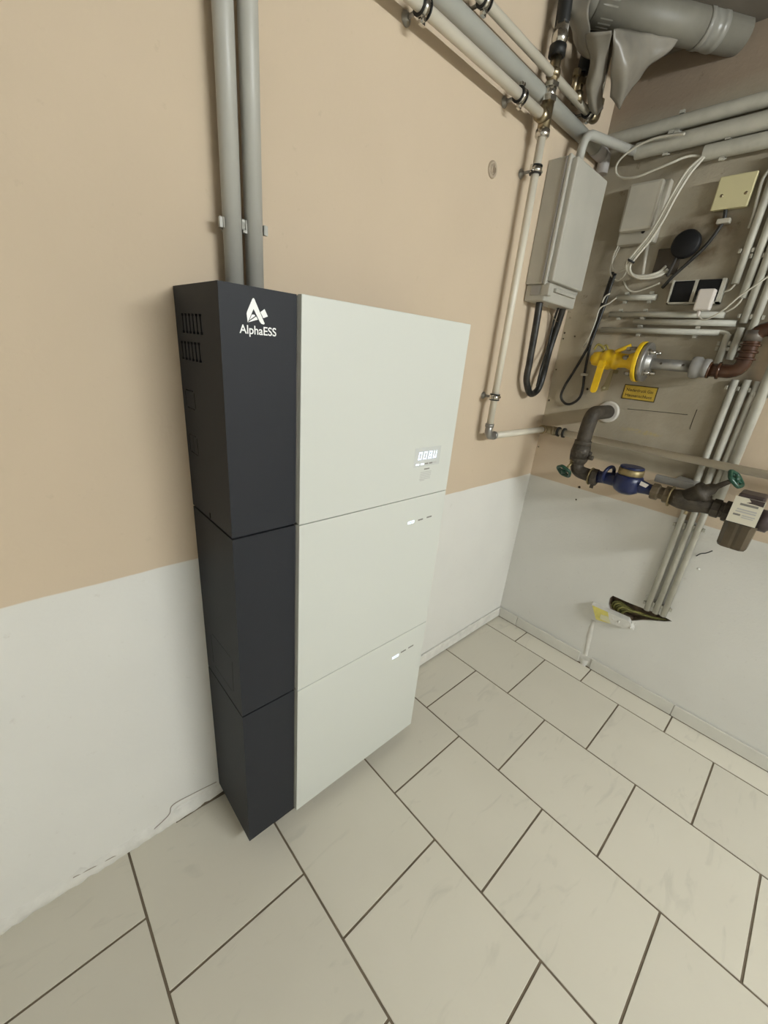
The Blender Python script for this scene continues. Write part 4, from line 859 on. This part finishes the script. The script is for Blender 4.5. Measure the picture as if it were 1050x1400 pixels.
# filter with hanging card
XFI = OWX - .045
q = [on(px, py, 0, XFI) for px, py in ((1009, 678), (1047, 687), (1031, 721), (992, 711))]; ya = (q[0].y + q[3].y) / 2; yb = (q[1].y + q[2].y) / 2; za = (q[0].z + q[1].z) / 2; zb_ = (q[2].z + q[3].z) / 2
yc = (ya + yb) / 2
t = thing('water_filter', 'water filter with a printed card on its head and a brown ribbed cup', 'water filter', (OWX, yc, zb_ - .09))
MB().box((OWX + .038, ya - .002, zb_ - .004), (XFI + .006, yb + .002, za + .010), .006).build('head', M_FILTERHEAD, t)
cup = MB(); rcup = .043; n = 32; zz0 = zb_ - .088
prof = [(zb_ - .003, rcup + .003), (zb_ - .010, rcup + .003), (zb_ - .011, rcup), (zz0 + .008, rcup * .95), (zz0, rcup * .86)]
vs = []; 
for z, r_ in prof:
    for k in range(n): a = 2 * math.pi * k / n; f_ = (1 - (.05 if k % 4 == 0 else 0)) / (abs(math.cos(a)) ** 5 + abs(math.sin(a)) ** 5) ** .2 * .94; vs.append(Vector((OWX + r_ * f_ * math.cos(a), yc + r_ * f_ * math.sin(a), z)))
cup.add(vs, [[i * n + k, i * n + (k + 1) % n, (i + 1) * n + (k + 1) % n, (i + 1) * n + k] for i in range(len(prof) - 1) for k in range(n)] + [[(len(prof) - 1) * n + k for k in range(n)], list(range(n))[::-1]], False).build('cup', M_CUP, t)['label'] = 'brown ribbed plastic cup'
card = MB().box((XFI, ya + .002, zb_), (XFI - .0025, yb - .002, za)).build('card', M_LABEL, t)
MB().hull([(XFI - .0027, ya - .03, za), (XFI - .0027, yb, za), (XFI - .0027, yb, za - .016), (XFI - .0027, yb + .02, za - .014), (XFI - .0027, yb + .04, za - .014), (XFI - .0027, ya - .038, za - .009)], (-.0004, 0, 0)).build('card_tear', M_FILTERHEAD, card)
W_ = ya - yb; H_ = za - zb_
for (u0, u1, v0, v1, m_) in ((.22, .86, .70, .78, M_PRINT), (.18, .88, .52, .57, M_PRINTSOFT), (.16, .88, .43, .48, M_PRINTSOFT), (.12, .38, .29, .36, M_PRINT), (.44, .90, .31, .35, M_PRINTSOFT), (.44, .86, .24, .27, M_PRINTSOFT)):
    MB().hull([(XFI - .0028, ya - W_ * u0, zb_ + H_ * v0), (XFI - .0028, ya - W_ * u1, zb_ + H_ * v0), (XFI - .0028, ya - W_ * u1, zb_ + H_ * v1), (XFI - .0028, ya - W_ * u0, zb_ + H_ * v1)], (-.0003, 0, 0)).build('printed_line', m_, card)
MB().lathe((OWX, yb + .004, ZM - .012), (0, -1, 0), [(0, .026), (.004, .034), (.030, .034), (.034, .025), (yb - YN, .025)], 20).build('outlet_pipe', M_FILTERHEAD, t)

# ================================================================== CABLE HOLE
gc = 'green and yellow wires in the wall hole'
lin = [Vector((.0535, p.y, p.z)) for p in hole]; edge = [Vector((.006, p.y, p.z)) for p in hole]; cen = sum(hole, Vector()) / nh
shrink = lambda p: Vector((p.x, cen.y + (p.y - cen.y) * .985, cen.z + (p.z - cen.z) * .985))
MB().add([shrink(p) for p in edge] + [shrink(p) for p in lin], [[i, (i + 1) % nh, nh + (i + 1) % nh, nh + i] for i in range(nh)] + [list(range(nh, 2 * nh))]).build('brick_core', mat('raw_brick', (.22, .165, .11), .95, var=.3, vscale=40, bump=.8), wall_right)
for i in range(6):
    ptsx = [RW(912 - i * 3, 847.5 - i * .3, -.016), RW(893 - i * 2, 844.5 - i * .7, -.010), RW(873, 838.5 - i * .3, -.006), RW(858 + i * 1.2, 830 + i * 1.3, -.006 - .003 * (i % 3)), RW(846 + i * 2.4, 822.5 + i * 2.5, -.008 - .004 * (i % 2)), RW(838.5 + i * 2.6, 824 + i * 2.6, -.016), RW(836 + i * 3.0, 831 + i * 1.8, -.030)]
    cable('earth_wire', 'green-yellow wire bent inside the broken wall hole', ptsx, .0044, M_GREENCABLE if i % 2 else mat('dark_green_cable', (.12, .115, .03), .5, var=.3, vscale=30), 'wire', group=gc)
# plastered trunking stub with yellow tape below the hole
q = [RW(811, 829), RW(834, 838), RW(859, 851), RW(872, 852), RW(862, 862), RW(838, 857), RW(815, 846)]
t = thing('plaster_stub', 'broken white plaster lump with yellow tape below the wall hole', 'plaster lump', RW(838, 862))
P0 = RW(810, 828); P1 = RW(860, 851); P2 = RW(866, 861); P3 = RW(815, 847)
oo = Vector((-.038, 0, 0))
f0, f1, f2, f3 = [on(px, py, 0, -.036) for px, py in ((809, 827), (859, 849), (866, 862), (813, 846))]
bk = [p + Vector((.036, -.0, .012)) for p in (f0, f1, f2, f3)]
bk = [Vector((0, p.y + .006, p.z)) for p in (f0, f1, f2, f3)]
MB().add([f0, f1, f2, f3] + bk, [[0, 1, 2, 3], [7, 6, 5, 4], [0, 4, 5, 1], [1, 5, 6, 2], [2, 6, 7, 3], [3, 7, 4, 0]]).build('lump', M_PLASTER, t)
tp = [f0.lerp(f1, .02), f0.lerp(f1, .46), f3.lerp(f2, .40), f3.lerp(f2, .04)]
MB().hull([p + Vector((-.0006, 0, 0)) for p in tp], (-.0015, 0, 0)).build('tape', M_TAPE, t)
tq = [f0.lerp(f1, .22).lerp(f3.lerp(f2, .22), .45), f0.lerp(f1, .42).lerp(f3.lerp(f2, .42), .40), f0.lerp(f1, .44).lerp(f3.lerp(f2, .44), .98), f0.lerp(f1, .16).lerp(f3.lerp(f2, .16), .85)]
MB().hull([p + Vector((-.0022, 0, 0)) for p in tq], (-.0015, 0, 0)).build('tape_scrap', mat('pale_tape', (.62, .59, .38), .6), t)
for k, (px, py) in enumerate(((868, 853), (862, 858), (838, 846), (846, 850), (864, 851))):
    p = RW(px, py, .036); MB().sphere(p, .004 + .0015 * (k % 2), 8, 6, (1, .8, 1.2)).build('crumb', M_PLASTER, t)
for px, py in ((885, 815), (913, 826), (865, 857), (955, 778), (893, 822)):
    p = RW(px, py, .001); MB().sphere(p, .0055, 8, 6, (.6, 1, .8)).build('filler_dab', mat('white_filler', (.74, .73, .69), .9), wall_right)
cable('thin_wire', 'short dark wire end sticking out of the plaster under the filter', [RW(952, 760, .001), RW(958, 757, .012), RW(966, 756, .016), RW(974, 753, .015)], .0018, M_RUBBER)
